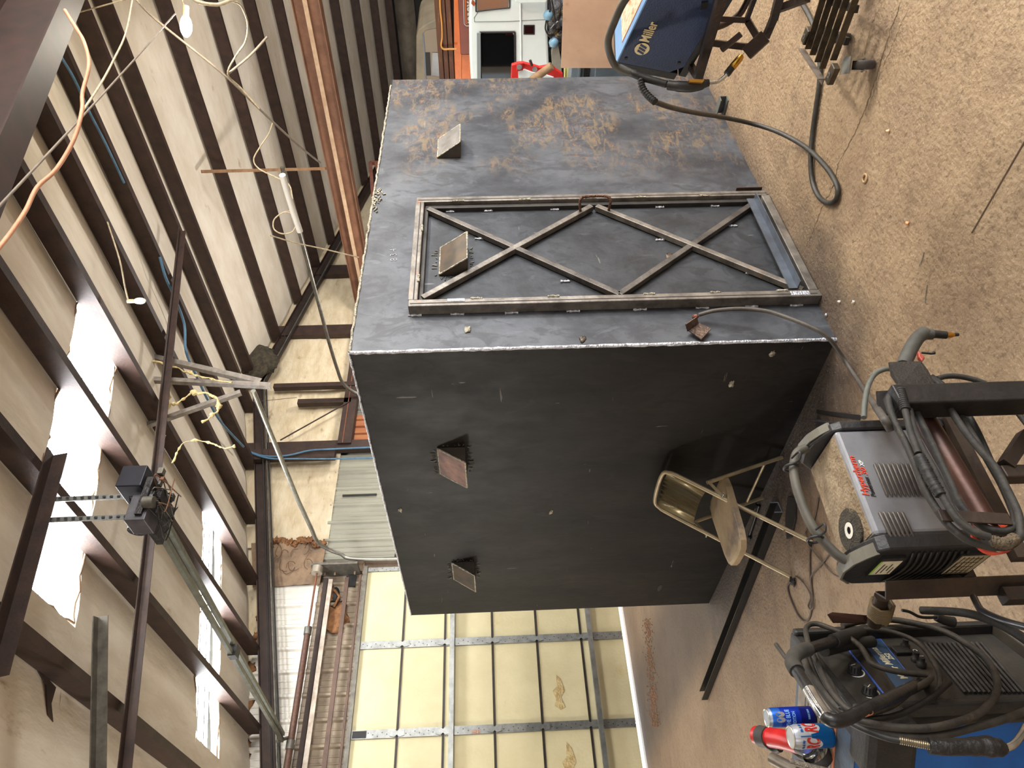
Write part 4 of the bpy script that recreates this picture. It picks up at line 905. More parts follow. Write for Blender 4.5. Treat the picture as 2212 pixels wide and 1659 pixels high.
pl_ = [H(1920,782,-.03), H(1990,780,-.03), H(2005,800,-.03), H(2032,855,-.05), H(1975,857,-.06), H(1942,835,-.06), H(1925,810,-.05)]
MB().prism(pl_, (0,.004,0)).build('hook_plate', mat('black_hook_plate', (34,32,30), (48,44,40), 30, .6, .3, .3, 160), st)
MB().prism([H(1975,857,-.06),H(2032,855,-.05),H(2008,912,.03),H(1995,908,.02)], (0,.004,0)).build('gusset', M_st, st)
MB().prism([H(1893,845,.09),H(1925,843,.09),H(1928,900,.09),H(1908,890,.09),H(1895,870,.09)], (0,.004,0)).build('hook_plate', M_st, st)
# left stub with wrapped cord and blade-shaped stop
s0, s1 = Pd(1905,1288,2.0), Pd(1888,1348,2.06)
MB().tube([s0, s1], .020, 14).build('stub_pipe', M_stb, st)
MB().prism([Pd(1787,1327,2.1),Pd(1800,1345,2.1),Pd(1880,1345,2.08),Pd(1884,1330,2.08),Pd(1798,1322,2.1)], (0,.004,.0)).build('blade_stop', M_pipe, st, bevel=.001)
cw = thing('wrapped_cord', 'tan cord wound in tight rings round the stub pipe of the stand', 'cord', Pd(1912,1318,1.98))
M_tan = mat('tan_cord', (124,108,78), (96,82,60), 14, .6)
ax_ = (s1-s0).normalized(); u_ = ax_.orthogonal().normalized(); w_ = ax_.cross(u_)
P = [s0.lerp(s1,.25+.5*k/60)+V((0,0,-.008))+(u_*math.cos(k*.9)+w_*math.sin(k*.9))*.030 for k in range(61)]
MB().tube(P, .0048, 7).build('turns', M_tan, cw)
# ------------------------------------------------------------------ torch hose coil and torch
hc = thing('torch_hose', 'dusty black torch hose coiled on the brown pipe hook, torch hanging from it', 'hose', H(2060,1000,-.05))
def hose(px, dys, r, M=M_dusty, nm='hose_loop', par=None, closed=False):
    n = len(px); dl = dys if isinstance(dys, list) else [dys]*n
    return MB().tube(cat([H(x, y, d) for (x, y), d in zip(px, dl)], 6, closed), r, 10, closed=closed).build(nm, M, par or hc)
hose([(1940,835),(1926,850),(1920,872),(1934,915),(1955,954),(1975,998),(2000,1060),(2028,1107),(2055,1140),(2094,1168),(2141,1181),(2180,1179),(2203,1160),(2204,1143),(2199,1107),(2177,1060),(2150,1010),(2116,971),(2077,921),(2050,879),(2025,835)], -.05, .0085)
hose([(1955,886),(1966,930),(1983,979)], -.075, .0078); hose([(2033,1068),(2044,1087),(2066,1120),(2100,1148),(2138,1160)], -.075, .0078)
hose([(1966,862),(1983,899),(2011,954),(2033,1001),(2055,1048),(2072,1087),(2100,1120),(2136,1143),(2172,1148),(2192,1135)], -.04, .0088)
hose([(1964,885),(1975,930),(1995,975),(2018,1015),(2040,1060),(2060,1105),(2088,1138),(2130,1160)], -.06, .0085)
hose([(2005,815),(2030,835),(2060,875),(2085,915),(2110,955),(2140,1005),(2165,1050),(2190,1110),(2192,1140)], -.02, .0085)
hose([(2011,813),(2040,835),(2062,862),(2089,893),(2108,925),(2122,954),(2144,1004)], .03, .0078, M_black)
hose([(2024,818),(2044,813),(2070,813),(2100,819),(2130,830),(2160,850),(2180,868),(2200,893),(2225,925)], .05, .0075)
hose([(2190,1118),(2200,1150),(2215,1165)], -.02, .008)
hose([(1866,902),(1868,870),(1875,835),(1890,808),(1915,797),(1935,800)], .12, .0075, M_lead := mat('grey_green_lead', (96,100,92), (74,76,72), 16, .6))
mb = MB(); P = cat([H(x, y, -.075) for x, y in ((1985,985),(2000,1015),(2014,1042),(2032,1070))], 12); mb.tube(P, .012, 9, radii=[.0105+.003*(i % 2)+random.uniform(-.001,.001) for i in range(len(P))]).build('tape_wrap', M_black, hc)
P = cat([H(x, y, -.06) for x, y in ((2141,1168),(2160,1174),(2178,1172),(2192,1162))], 8); MB().tube(P, .013, 9, radii=[.0125+random.uniform(-.002,.002) for _ in P]).build('frayed_wrap', mat('frayed_cloth', (128,112,88), (92,80,64), 40, .95, 0, 1, 150), hc)
P = []; a, b = H(1944,842,-.075), H(1956,886,-.075)
MB().tube([a.lerp(b,i/44) for i in range(45)], .011, 10, radii=[.0105+.0022*((i//2) % 2) for i in range(45)]).build('strain_relief', M_black, hc)
# torch handle, head and tip
tg = [(1952,790,.0),(1962,765,.0),(1972,745,-.0),(1984,728,-.0),(1998,719,0)]
MB().tube(cat([H(x, y, d) for x, y, d in tg], 6), .019, 12, radii=None).build('torch_handle', mat('torch_grey', (72,72,67), (54,53,48), 18, .65), hc)
a, b = H(1992,722), H(2013,722); MB().tube([a, b], .016, 12).build('torch_neck', MATS['torch_grey'], hc)
MB().tube([H(2012,722), H(2022,722), H(2044,724)], .012, 12, radii=[.013,.0115,.011]).build('torch_head', M_black, hc)
MB().tube([H(2044,724), H(2052,724.5), H(2060,723)], .01, 12, radii=[.010,.0085,.006]).build('torch_tip', mat('brass', (212,164,66), (180,130,50), 20, .25, .9), hc)
MB().tube([H(2060,723), H(2070,722.5)], .005, 8).build('electrode', M_black, hc)
MB().prism([H(1983,757,-.02),H(1990,762,-.02),H(1999,772,-.02),H(1993,780,-.02),H(1985,770,-.02)], (0,.012,0)).build('trigger', mat('trigger_red', (150,60,46), None, rough=.5), hc, bevel=.003)
MB().tube([H(1991,762,-.02), H(2012,764,-.02), H(2018,762,-.02)], .004, 7, radii=[.003,.003,.005]).build('safety_lever', M_black, hc)
# ------------------------------------------------------------------ MIG welder: front faces the camera, seen from above
GO = V((.492,1.945,0)); GA = V((.8,.6,0)); GB = V((-.6,.8,0)); GW = .487; GT = .80
def G(u, v_, z): return GO+GA*u+GB*v_+V((0,0,z))
def gb(mb, u0, u1, v0, v1, z0, z1): return mb.obox(G(u0,v0,z0), GA*(u1-u0), GB*(v1-v0), (0,0,z1-z0))
def Q(x, y, off=0.0): return Pn(x, y, G(0,-off,0), GB)
mg = thing('mig_welder', 'large blue wire-feed welder with black ribbed front, knobs and padded handle', 'welder', G(.24,.35,0))
M_blu = mat('welder_blue', (24,98,176), (18,82,154), 5, .38, .05, .04, 60, c3=(96,92,84), s3=7, t3=(.62,.78))
M_blus = mat('dusty_blue_top', (70,98,128), (88,92,94), 5, .6, 0, .2, 60, c3=(84,80,76), s3=6, t3=(.5,.7))
M_fr = mat('black_moulding', (26,25,25), (40,38,36), 14, .5, 0, .12, 110); M_pan = mat('dusty_control_panel', (36,34,31), (54,50,44), 12, .55, 0, .05, 80)
gb(MB(), .095,GW-.008,.03,.78,.10,.775).build('cabinet', M_blu, mg, bevel=.012, seg=3)
gb(MB(), .105,GW-.02,.06,.76,.775,.777).build('dusty_top', M_blus, mg)
# front moulding: outer frame round a recess
gb(MB(), .08,.108,-.035,.03,.10,.795).build('front_frame', M_fr, mg, bevel=.008); gb(MB(), GW-.028,GW,-.035,.03,.10,.795).build('front_frame', M_fr, mg, bevel=.008)
gb(MB(), 0,GW,-.02,.06,.765,.80).build('front_frame', M_fr, mg, bevel=.008); gb(MB(), .08,GW-.028,-.04,.03,.10,.15).build('front_ledge', mat('lit_ledge', (74,68,60), (54,50,44), 12, .6), mg, bevel=.004)
gb(MB(), .08,GW-.028,.0,.03,.15,.765).build('front_panel', M_pan, mg)
gb(MB(), -.005,.10,-.045,.12,.67,.803).build('corner_bumper', M_fr, mg, bevel=.02, seg=3)
# control face
zc = [p.z for p in (Q(1845,1450),Q(1875,1495))]
def knob(px, s):
    c = Q(*px, .0); ax = -GB
    k = MB().lathe([(.021,0),(.021,.004),(.0175,.005),(.0165,.024),(.012,.026)], c, ax, 24).build('knob', M_black, mg)
    m_ = MB()
    for i in range(12):
        a = i*math.pi/6; r = GA*math.cos(a)+V((0,0,1))*math.sin(a); m_.tube([c+ax*.006+r*.0172, c+ax*.023+r*.0164], .0016, 5)
    m_.build('knob_grip', M_black, k, kind='stuff')
    MB().bar(c+ax*.0268, c+ax*.0268+(GA*math.cos(s)+V((0,0,1))*math.sin(s))*.016, .0018,.001,up=ax).build('pointer', M_stk, k)
    P = [c+ax*.001+(GA*math.cos(a)+V((0,0,1))*math.sin(a))*.026 for a in [math.pi*(.75+1.0*i/12) for i in range(13)]]
    MB().tube(P, .0018, 5, radii=[.0005+.0022*math.sin(math.pi*i/12) for i in range(13)]).build('dial_arc', M_wht, mg)
knob((1846,1452), 1.9); knob((1878,1497), 2.3)
M_bl = mat('panel_blue_line', (60,96,190), None, rough=.5)
def pline(a, b, r=.0012, M=M_bl, off=.001, nm='panel_line'): return MB().tube([Q(*a, off), Q(*b, off)], r, 5).build(nm, M, mg)
pline((1834,1405),(1930,1525), .0032)
for a, b in (((1790,1457),(1798,1456)),((1798,1456),(1810,1477)),((1810,1477),(1800,1481)),((1811,1499),(1822,1497)),((1822,1497),(1836,1520)),((1864,1387),(1904,1438)),((1864,1387),(1902,1380)),((1902,1380),(1958,1450))): pline(a, b)
for a, b in (((1888,1520),(1895,1530)),((1905,1515),(1912,1525))): pline(a, b, .0012, M_wht)
# logo band
bp_ = [Q(1866,1388,.0006), Q(1902,1381,.0006), Q(1990,1488,.0006), Q(1945,1500,.0006)]
MB().prism(bp_, -GB*.0008).build('logo_band', mat('band_blue', (44,78,112), (34,46,62), 6, .4), mg)
p0, p1 = Q(1930,1437,.002), Q(1893,1389,.002)
text('Millermatic', .03, p0, GA, (0,0,1), M_stk, mg, 'model_name', shear=.25, offset=.0002, fit=(p1-p0).length)
p0 = Q(1930,1425,.002); text('252', .022, p0-V((0,0,.004)), GA, (0,0,1), M_stk, mg, 'model_name', shear=.25, offset=.0003)
def emblem(c, xd, r, par, M_disc, M_barr, off):
    """round disc with three slanted bars"""
    yd = V((0,0,1)); yd = (yd-V(xd)*yd.dot(V(xd))).normalized(); xd = V(xd).normalized(); n = xd.cross(yd)
    MB().cyl(c, c+n*.0012, r, 28).build('emblem_disc', M_disc, par)
    for k in (-1,0,1):
        o = c+n*.0014+xd*(k*.42*r); P = [o+xd*(-.27*r)+yd*(-.55*r), o+xd*(-.0*r)+yd*(-.55*r), o+xd*(.30*r)+yd*(.55*r), o+xd*(.03*r)+yd*(.55*r)]
        MB().prism(P, n*.0008).build('emblem_bar', M_barr, par)
emblem(Q(1964,1484,.003), GA, .016, mg, M_stk, MATS['band_blue'], 0)
text('Miller', .03, Q(1962,1466,.002), GA, (0,0,1), M_stk, mg, 'maker_logo', offset=.0008, fit=.062)
# louvre ribs of the lower front, switch and connectors
for k in range(13):
    a, b = Q(1996+10.3*k,1389,.004), Q(2086+10.6*k,1497,.004)
    MB().tube([a, b], .0052, 7).build('front_rib', mat('rib_grey', (58,55,52), (36,34,33), 30, .5), mg)
sw = gb(MB(), .36,.40,-.012,.0,.47,.52).build('power_switch', M_black, mg, bevel=.003)
text('O', .018, Q(1984,1408,.002), GA, (0,0,1), M_wht, mg, 'switch_mark'); text('I', .018, Q(1996,1418,.002), GA, (0,0,1), M_wht, mg, 'switch_mark')
for px in ((1978,1428),(1955,1400),(1990,1440)): c = Q(*px); MB().lathe([(.014,0),(.014,.012),(.009,.014),(.008,.03)], c, -GB, 16).build('connector', M_black, mg)
# side decal
M_navy = mat('decal_navy', (18,30,58), None, rough=.5)
c0 = Pn(1862,1672,G(-.001,0,0),GA); 
def Lf(x, y, off=.002): return Pn(x, y, G(-off+.095,0,0), GA)
pm = Lf(1884,1613); text('Millermatic', .05, pm+GB*.20, -GB, (0,0,1), M_stk, mg, 'side_decal', shear=.2, offset=.001, fit=.20)
pm2 = Lf(1910,1609); text('252', .05, pm2+GB*.078, -GB, (0,0,1), M_stk, mg, 'side_decal', shear=.2, offset=.001, fit=.078)
# printed label on the top and dusty sheet
gb(MB(), .22,GW-.04,.07,.34,.7775,.779).build('top_label', mat('dirty_top_label', (150,142,128), (124,116,104), 20, .6), mg)
gb(MB(), .205,.215,.07,.34,.7775,.7795).build('label_stripe', mat('label_orange', (214,130,88), None, rough=.6), mg)
for k in range(9): gb(MB(), .235+.02*k,.238+.02*k,.09,.31,.7792,.7798).build('label_rule', M_pan, mg)
for u in (.05,.44): MB().cyl(G(u,.1,.05), G(u,.06,.05), .05, 18).build('wheel', M_black, mg)
gb(MB(), .02,GW-.02,.02,.75,.06,.10).build('undercarriage', M_black, mg)
for v_ in (.1,.66):
    for u in (-.01,GW-.02): MB().cyl(G(u,v_,.06), G(u+.03,v_,.06), .06, 20).build('wheel', M_black, mg)
# padded tube handle: right leg, cross bar, left leg
hr = [Q(1880,1360,.0), Q(1850,1370,.05), Q(1800,1385,.11), Q(1745,1402,.15), Q(1720,1412,.165), Q(1712,1432,.17), Q(1735,1470,.17), Q(1765,1520,.17), Q(1785,1550,.17), Q(1803,1558,.17), Q(1830,1552,.165), Q(1880,1527,.15), Q(1940,1500,.12), Q(1985,1478,.07), Q(2000,1470,.01)]
M_hand = mat('scuffed_black_tube', (24,24,26), (40,38,37), 16, .35, .2, .1, 80, c3=(170,172,176), s3=22, t3=(.64,.68))
hh = MB().tube(cat(hr, 6), .0155, 12).build('handle', M_hand, mg)
P = cat([Q(1745,1402,.15), Q(1720,1412,.165), Q(1712,1432,.17), Q(1722,1450,.17)], 6); MB().tube(P, .020, 12).build('foam_grip', mat('grey_foam', (62,59,53), (44,42,38), 20, .8), mg)
MB().tube([Q(1870,1362,.03), Q(1800,1385,.11)], .020, 12).build('foam_grip', mat('black_foam', (32,30,27), (22,21,19), 20, .8), mg)
MB().tube([Q(1884,1386,.03), Q(1830,1392,.05), Q(1780,1405,.08)], .018, 12).build('foam_grip', MATS['black_foam'], mg)
MB().tube(cat([Q(1748,1492,.17), Q(1766,1522,.17), Q(1786,1551,.17)],4), .0162, 12).build('bare_chrome_bend', mat('chrome', (210,210,206), (170,170,170), 20, .2, .9), mg)
for px in ((1859,1538),(1868,1535)): c = Q(*px, .155); MB().tube([c+GA*.018*math.cos(a)+V((0,0,.018*math.sin(a)))+(-GB)*.0 for a in [i*.52 for i in range(12)]], .0012, 5, closed=True).build('copper_wire', mat('copper_wire', (190,120,86), None, rough=.4, metal=.7), mg)
# ------------------------------------------------------------------ cables coiled on the handle
gl = thing('welding_cables', 'heavy dusty welding cables coiled in big loops over the front of the blue welder', 'cable', Q(1900,1500,.12))
def cab(px, offs, r, M=M_dusty, nm='cable_loop', par=None):
    n = len(px); ol = offs if isinstance(offs, list) else [offs]*n
    if len(ol) == 2: ol = [ol[0]+(ol[1]-ol[0])*i/(n-1) for i in range(n)]
    return MB().tube(cat([Q(x, y, o) for (x, y), o in zip(px, ol)], 6), r, 10).build(nm, M, par or gl)
M_cable = mat('dusty_cable', (60,54,46), (36,33,29), 20, .65, 0, .15, 90, c3=(92,80,64), s3=26, t3=(.58,.8))
cab([(1749,1405),(1742,1372),(1741,1358),(1750,1349),(1767,1348),(1790,1356),(1813,1365),(1839,1381),(1860,1398),(1873,1419),(1883,1433),(1906,1443),(1935,1450),(1970,1455),(2000,1457),(2011,1461),(2007,1469),(1973,1490),(1931,1522),(1898,1535),(1860,1543),(1828,1530),(1801,1501),(1780,1467),(1764,1430),(1752,1408)], [.08,.10], .0080, M_cable)
cab([(1820,1352),(1860,1342),(1915,1338),(1973,1346),(2036,1363),(2090,1392),(2132,1426),(2153,1468),(2149,1503),(2120,1537),(2078,1557),(2015,1572),(1952,1573),(1889,1565),(1839,1549),(1806,1526),(1774,1488),(1748,1450),(1733,1410)], [.05,.09], .0098, M_cable)
cab([(1800,1375),(1818,1367),(1848,1361),(1898,1361),(1940,1369),(1982,1388),(2011,1421),(2028,1455),(2030,1484),(2020,1500)], [.06,.04], .0074, M_cable)
cab([(2051,1474),(2015,1505),(1973,1530),(1931,1547),(1889,1553),(1850,1550),(1815,1528)], [.06,.09], .008, M_black)
cab([(2230,1530),(2162,1556),(2099,1573),(2036,1588),(1973,1591),(1910,1583),(1856,1566),(1822,1546),(1785,1505),(1758,1455),(1742,1412)], [.04,.08], .0098, M_cable)
cab([(1745,1410),(1752,1445),(1770,1480),(1795,1515),(1830,1545),(1870,1552),(1905,1545)], .07, .007, M_black)
cab([(1760,1405),(1772,1440),(1795,1475),(1812,1510),(1836,1535)], .06, .0066, M_cable)
cab([(1736,1410),(1730,1445),(1745,1490),(1775,1530),(1818,1552),(1868,1577),(1914,1594),(1945,1600)], [.07,.09], .0075, M_black)
# gun end: spring, taped grip and chrome neck
a, b = Q(1942,1599,.09), Q(2010,1612,.09); n = 60
MB().tube([a.lerp(b,i/n) for i in range(n+1)], .008, 10, radii=[.0078+.0016*((i//2) % 2) for i in range(n+1)]).build('cable_spring', mat('spring_brass_grey', (138,128,106), (100,92,78), 30, .35, .8), gl)
MB().tube(cat([Q(2006,1611,.09), Q(2040,1614,.09), Q(2090,1613,.09), Q(2130,1612,.09), Q(2174,1617,.09)],4), .02, 14, radii=[.0185]*5+[.019]*4+[.021]*3+[.024]*2+[.02]*2+[.012]).build('gun_grip', mat('electrical_tape', (22,21,22), (36,35,35), 14, .4, 0, .3, 60), gl)
MB().tube(cat([Q(2172,1617,.09), Q(2190,1608,.09), Q(2205,1590,.09), Q(2216,1570,.09)],5), .0085, 12).build('gun_neck', MATS['chrome'], gl)
sp_ = line('power_lead', [(2103,1290),(2112,1307),(2122,1320),(2149,1334),(2183,1346),(2225,1357)], (1.75,1.5), .0085, mat('shiny_black_cable', (36,36,40), None, rough=.25), 'shiny black power lead leaving the louvred end of the plasma cutter')
line('welding_lead', [(1990,1318),(2057,1321),(2099,1327),(2141,1341),(2183,1361),(2225,1388)], (2.1,1.7), .012, M_dusty, 'thick dusty cable crossing below the plasma cutter to the picture edge')
line('control_cable', [(1948,1318),(1965,1322),(1985,1332),(2005,1334),(2025,1333)], 2.1, .0045, M_black, 'thin black control cable with a round plug hanging above the ribbed welder front')
o = MB(); a, b, c = Pd(2022,1333,2.1), Pd(2040,1340,2.1), Pd(2060,1344,2.1); o.tube([a,b,c], .014, 12, radii=[.012,.014,.016]); o = o.build('cable_plug', M_black); o['label'] = 'round black plug at the end of the thin control cable'; o['category'] = 'plug'
# ------------------------------------------------------------------ cans
def can(base, r, h, name, label, M, Mtop):
    t_ = thing(name, label, 'can', base)
    MB().lathe([(r*.72,0),(r*.95,.004),(r,.012),(r,h-.016),(r*.9,h-.004),(r*.88,h)], base, (0,0,1), 32).build('body', M, t_)
    MB().lathe([(r*.80,h-.004),(r*.80,h-.0035)], base, (0,0,1), 24, False).build('lid', Mtop, t_)
    P = [base+V((r*.87*math.cos(a), r*.87*math.sin(a), h)) for a in [i*math.pi/12 for i in range(24)]]; MB().tube(P, .0022, 6, closed=True).build('rim', Mtop, t_)
    MB().prism([base+V((-.3*r+.35*r*math.cos(a), -.35*r+.22*r*math.sin(a), h-.0033)) for a in [i*math.pi/6 for i in range(12)]], (0,0,.0006)).build('mouth_hole', M_black, t_)
    MB().prism([base+V((.1*r+.3*r*math.cos(a), .15*r+.22*r*math.sin(a), h-.0025)) for a in [i*math.pi/6 for i in range(12)]], (0,0,.001)).build('pull_tab', Mtop, t_)
    return t_
M_alu = mat('aluminium', (208,206,198), (190,188,182), 20, .28, .85)
def banded(nm, cols):
    """can print: horizontal bands by height"""
    M = bpy.data.materials.new(nm); M.use_nodes = True; N = M.node_tree.nodes; L = M.node_tree.links; b = N['Principled BSDF']
    tc = N.new('ShaderNodeTexCoord'); sp = N.new('ShaderNodeSeparateXYZ'); r = N.new('ShaderNodeValToRGB'); mr = N.new('ShaderNodeMapRange')
    L.new(tc.outputs['Object'], sp.inputs[0]); L.new(sp.outputs[2], mr.inputs[0]); mr.inputs[1].default_value = 0; mr.inputs[2].default_value = .14; L.new(mr.outputs[0], r.inputs[0])
    r.color_ramp.interpolation = 'CONSTANT'; r.color_ramp.elements[0].color = lin(cols[0][1]); r.color_ramp.elements[0].position = 0
    r.color_ramp.elements[1].position = cols[1][0]; r.color_ramp.elements[1].color = lin(cols[1][1])
    for p_, c in cols[2:]: e = r.color_ramp.elements.new(p_); e.color = lin(c)
    L.new(r.outputs[0], b.inputs['Base Color']); b.inputs['Roughness'].default_value = .28; b.inputs['Metallic'].default_value = .55; return M
def wraptext(body, size, base, r, z, ang, M, par, nm, shear=0, off=.001, fit=None):
    o = text(body, size, base+V((0,0,z)), (1,0,0), (0,0,1), M, par, nm, ext=.0003, shear=shear, offset=off, align='CENTER', fit=fit)
    b0_ = base-par.location
    for v_ in o.data.vertices:
        x = v_.co.x-b0_.x; dep = -(v_.co.y-b0_.y); a = ang+x/r; R2 = r+.0004+dep*.5
        v_.co.x = b0_.x+R2*math.cos(a); v_.co.y = b0_.y+R2*math.sin(a)
    return o
rb = Pz(1797,1588,.779); view = math.atan2(-rb.y, -rb.x)
rc = can(rb, .0335, .122, 'soda_can', 'silver and blue cola can with big red letters on the welder top', banded('cola_print', [(0,(24,104,176)),(.52,(196,200,208)),(.93,(220,220,214))]), M_alu)
# two grey badges with the red letters RC, seen partly from both sides of the seam
M_badge = mat('badge_grey', (206,208,212), None, rough=.35, metal=.3); M_rcr = mat('rc_red', (190,38,32), None, rough=.35); M_rcb = mat('rc_blue', (20,84,160), None, rough=.35)
def badge(ang):
    mb = MB(); n = 10; top = []; bot = []
    for i in range(n+1):
        t_ = -1+2*i/n; a = ang+t_*.62; z1 = .078; z0 = .078-.036*math.sqrt(max(0,1-t_*t_)); rr = .0337
        top.append(rb+V((rr*math.cos(a), rr*math.sin(a), z1))); bot.append(rb+V((rr*math.cos(a), rr*math.sin(a), z0)))
    for i in range(n): mb.quad(top[i], top[i+1], bot[i+1], bot[i])
    mb.build('badge', M_badge, rc)
    wraptext('RC', .05, rb, .0338, .052, ang, M_rcr, rc, 'can_lettering', shear=.25, off=.0018, fit=.038)
    wraptext('Me & My', .011, rb, .0338, .094, ang, M_rcb, rc, 'can_lettering', shear=.2, off=.0003, fit=.03)
badge(view-.75); badge(view+.75)
MB().tube([rb+V((.0339*math.cos(view), .0339*math.sin(view), z)) for z in (.06,.105)], .0016, 5).build('blue_seam', M_rcb, rc)
rbb = Pz(1757,1546,.779); view2 = math.atan2(-rbb.y, -rbb.x)
rd = can(rbb, .0285, .146, 'energy_drink_can', 'tall slim dark blue energy drink can behind the cola can', banded('energy_print', [(0,(22,30,120)),(.35,(24,54,180)),(.78,(40,100,200)),(.97,(170,180,196))]), M_alu)
wraptext('THE BLUE', .018, rbb, .0288, .083, view2-.1, mat('pale_blue_ink', (120,170,226), None, rough=.4), rd, 'can_lettering', off=.0004, fit=.05)
wraptext('EDITION', .014, rbb, .0288, .066, view2-.1, MATS['pale_blue_ink'], rd, 'can_lettering', off=.0002, fit=.036)
wraptext('ENERGY DRINK', .008, rbb, .0288, .022, view2+.2, MATS['pale_blue_ink'], rd, 'can_lettering', off=.0002, fit=.03)
for s_, zz in ((-.28,.112),(.28,.112)): 
    P = [rbb+V((.0289*math.cos(view2+s_+.28*math.cos(a)), .0289*math.sin(view2+s_+.28*math.cos(a)), zz+.014*math.sin(a))) for a in [i*math.pi/6 for i in range(12)]]
    MB().add(P, [tuple(range(12))]).build('silver_patch', M_alu, rd)
# ------------------------------------------------------------------ red cordless grinder and the rest on the welder top
gr = thing('angle_grinder', 'red and black cordless grinder lying on the blue welder behind the cola can', 'grinder', G(.1,.2,.78))
M_rd = mat('tool_red', (196,36,34), (170,28,30), 10, .4); M_tb = mat('tool_black', (48,46,46), (66,62,58), 20, .6)
g0, g1, g2 = Pd(1634,1588,2.36), Pd(1695,1598,2.25), Pd(1728,1610,2.18)
MB().tube([g0, g0.lerp(g1,.35), g1, g2], .03, 14, radii=[.029,.031,.031,.027]).build('motor_body', M_rd, gr)
MB().tube([g0.lerp(g1,.2)+V((0,0,.004)), g0.lerp(g1,.5)+V((0,0,.004))], .0335, 14).build('rubber_sleeve', M_tb, gr)
gd_ = (g1-g0).normalized(); gu = gd_.cross(FWD).normalized()
for k in range(4):
    for j in range(2):
        c = g0.lerp(g1,.02+.1*j)-FWD*.030+gu*(k-1.5)*.011; MB().obox(c-gd_*.003-gu*.0035, gd_*.006, gu*.007, -FWD*.003).build('vent_slot', M_black, gr)
MB().obox(g1-FWD*.032-gd_*.03-gu*.018, gd_*.055, gu*.032, -FWD*.003).build('data_label', mat('tool_label', (150,140,120), (110,102,90), 60, .6), gr)
MB().tube([g2, Pd(1750,1622,2.14)], .027, 14, radii=[.027,.023]).build('gear_head', M_tb, gr)
gh = Pd(1750,1624,2.10)
MB().lathe([(.024,-.02),(.026,-.005),(.026,.0),(.02,.002),(.022,.004),(.022,.014)], gh, gu, 20).build('spindle_flange', MATS['chrome'], gr)
MB().lathe([(.03,-.03),(.04,-.028),(.041,.0),(.04,.001)], gh+gd_*.02, gu, 24, True, False).build('guard', M_tb, gr)
MB().tube(cat([g0.lerp(g1,.1)-gu*.03, g0.lerp(g1,.3)-gu*.055, g0.lerp(g1,.55)-gu*.045],5), .012, 10).build('battery_grip', M_tb, gr)
MB().tube(cat([g1-gu*.03, g1-gu*.06+gd_*.02, g2-gu*.055],5), .012, 10).build('side_handle', M_tb, gr)
o = MB().tube([Pd(1668,1638,2.1), Pd(1725,1668,2.0)], .017, 14).build('pipe_offcut', mat('worn_pipe', (126,118,106), (96,88,78), 20, .35, .6)); o['label'] = 'end of a worn grey pipe poking in below the red grinder'; o['category'] = 'pipe'
P = [Pd(1708,1645,1.98).lerp(Pd(1795,1668,1.92), i/50) for i in range(51)]
o = MB().tube(P, .008, 9, radii=[.0085+.0008*(i % 2) for i in range(51)]).build('braided_hose', mat('braided_steel', (150,142,130), (96,90,84), 120, .4, .7, .5, 200)); o['label'] = 'braided steel hose lying across the corner of the welder top'; o['category'] = 'hose'
o = MB().tube([Q(1676,1392,.14), Q(1708,1436,.14), Q(1745,1480,.14), Q(1788,1535,.13)], .0045, 8, radii=[.006,.0055,.004,.004]).build('edge_trim', M_cable); o['label'] = 'thin dark trim strip along the far edge of the welder handle'; o['category'] = 'rod'  # top edge trim of the welder, modelled as a thin rod
# ------------------------------------------------------------------ wire feeder on its stand
T1, T2, B1, B2 = Pd(1333,135,2.66), Pd(1397,0,2.40), Pd(1472,157,2.70), Pd(1516,20,2.47)
T1m, B1m = T1, B1
fu = (T2-T1).normalized(); fn = (T2-T1).cross(B1-T1).normalized()
if fn.dot(EYE-T1) < 0: fn = -fn
fd = fu.cross(fn).normalized()
if fd.dot(B1-T1) < 0: fd = -fd
fwid = .40; fhei = (B1-T1).dot(fd); fdep = .24
def K(u, d, n=0.0): return T1+fu*u+fd*d+fn*n
wf = thing('wire_feeder', 'dark blue wire feeder box with round emblem on its side, on a steel stand', 'wire feeder', K(.2,fhei,-.1))
M_db = mat('feeder_blue', (14,40,80), (11,34,70), 8, .45, .05, .1, 200); M_lb = mat('feeder_light_blue', (112,152,196), (100,138,182), 6, .4, .05)
MB().prism([K(0,0),K(fwid,0),K(fwid,fhei),K(.045,fhei),K(.04,fhei-.0),K(.0,fhei-.045)], -fn*fdep).build('case', M_db, wf, bevel=.003)
MB().obox(K(-.003,-.004,.003), fu*(fwid+.006), -fn*(fdep+.006), fd*.006).build('lid', M_lb, wf, bevel=.002)
MB().obox(K(-.034,.002,-.004), fu*.034, fd*(fhei-.01), -fn*(fdep-.01)).build('front_panel', M_black, wf, bevel=.004)
MB().obox(K(-.01,fhei,-.005), fu*(fwid+.1), fd*.028, -fn*fdep).build('base_tray', M_black, wf)
lb = K(.07,-.0045,-.03); MB().obox(lb, fu*.29, -fn*.15, -fd*.001).build('instruction_label', mat('printed_label', (214,200,170), (150,140,120), 50, .5, c3=(214,120,70), s3=22, t3=(.58,.64)), wf)
MB().obox(K(.068,-.0045,-.028), fu*.294, -fn*.004, -fd*.0014).build('label_border', mat('label_border_orange', (220,130,80), None), wf)
M_bg = mat('emblem_beige', (214,196,152), None, rough=.5)
ec = K(.085,.065,.002)
MB().cyl(ec, ec+fn*.0015, .0275, 32).build('emblem_disc', M_bg, wf)
for k in (-1,0,1):
    o = ec+fn*.0018+fu*(k*.0135); h = .014
    MB().prism([o-fu*.010+fd*h, o-fu*.001+fd*h, o+fu*.0095-fd*h, o+fu*.0005-fd*h], fn*.001).build('emblem_bar', M_db, wf)
text('Miller', .052, K(.117,.076,.002), fu, -fd, M_bg, wf, 'maker_logo', offset=.0012, fit=.088)
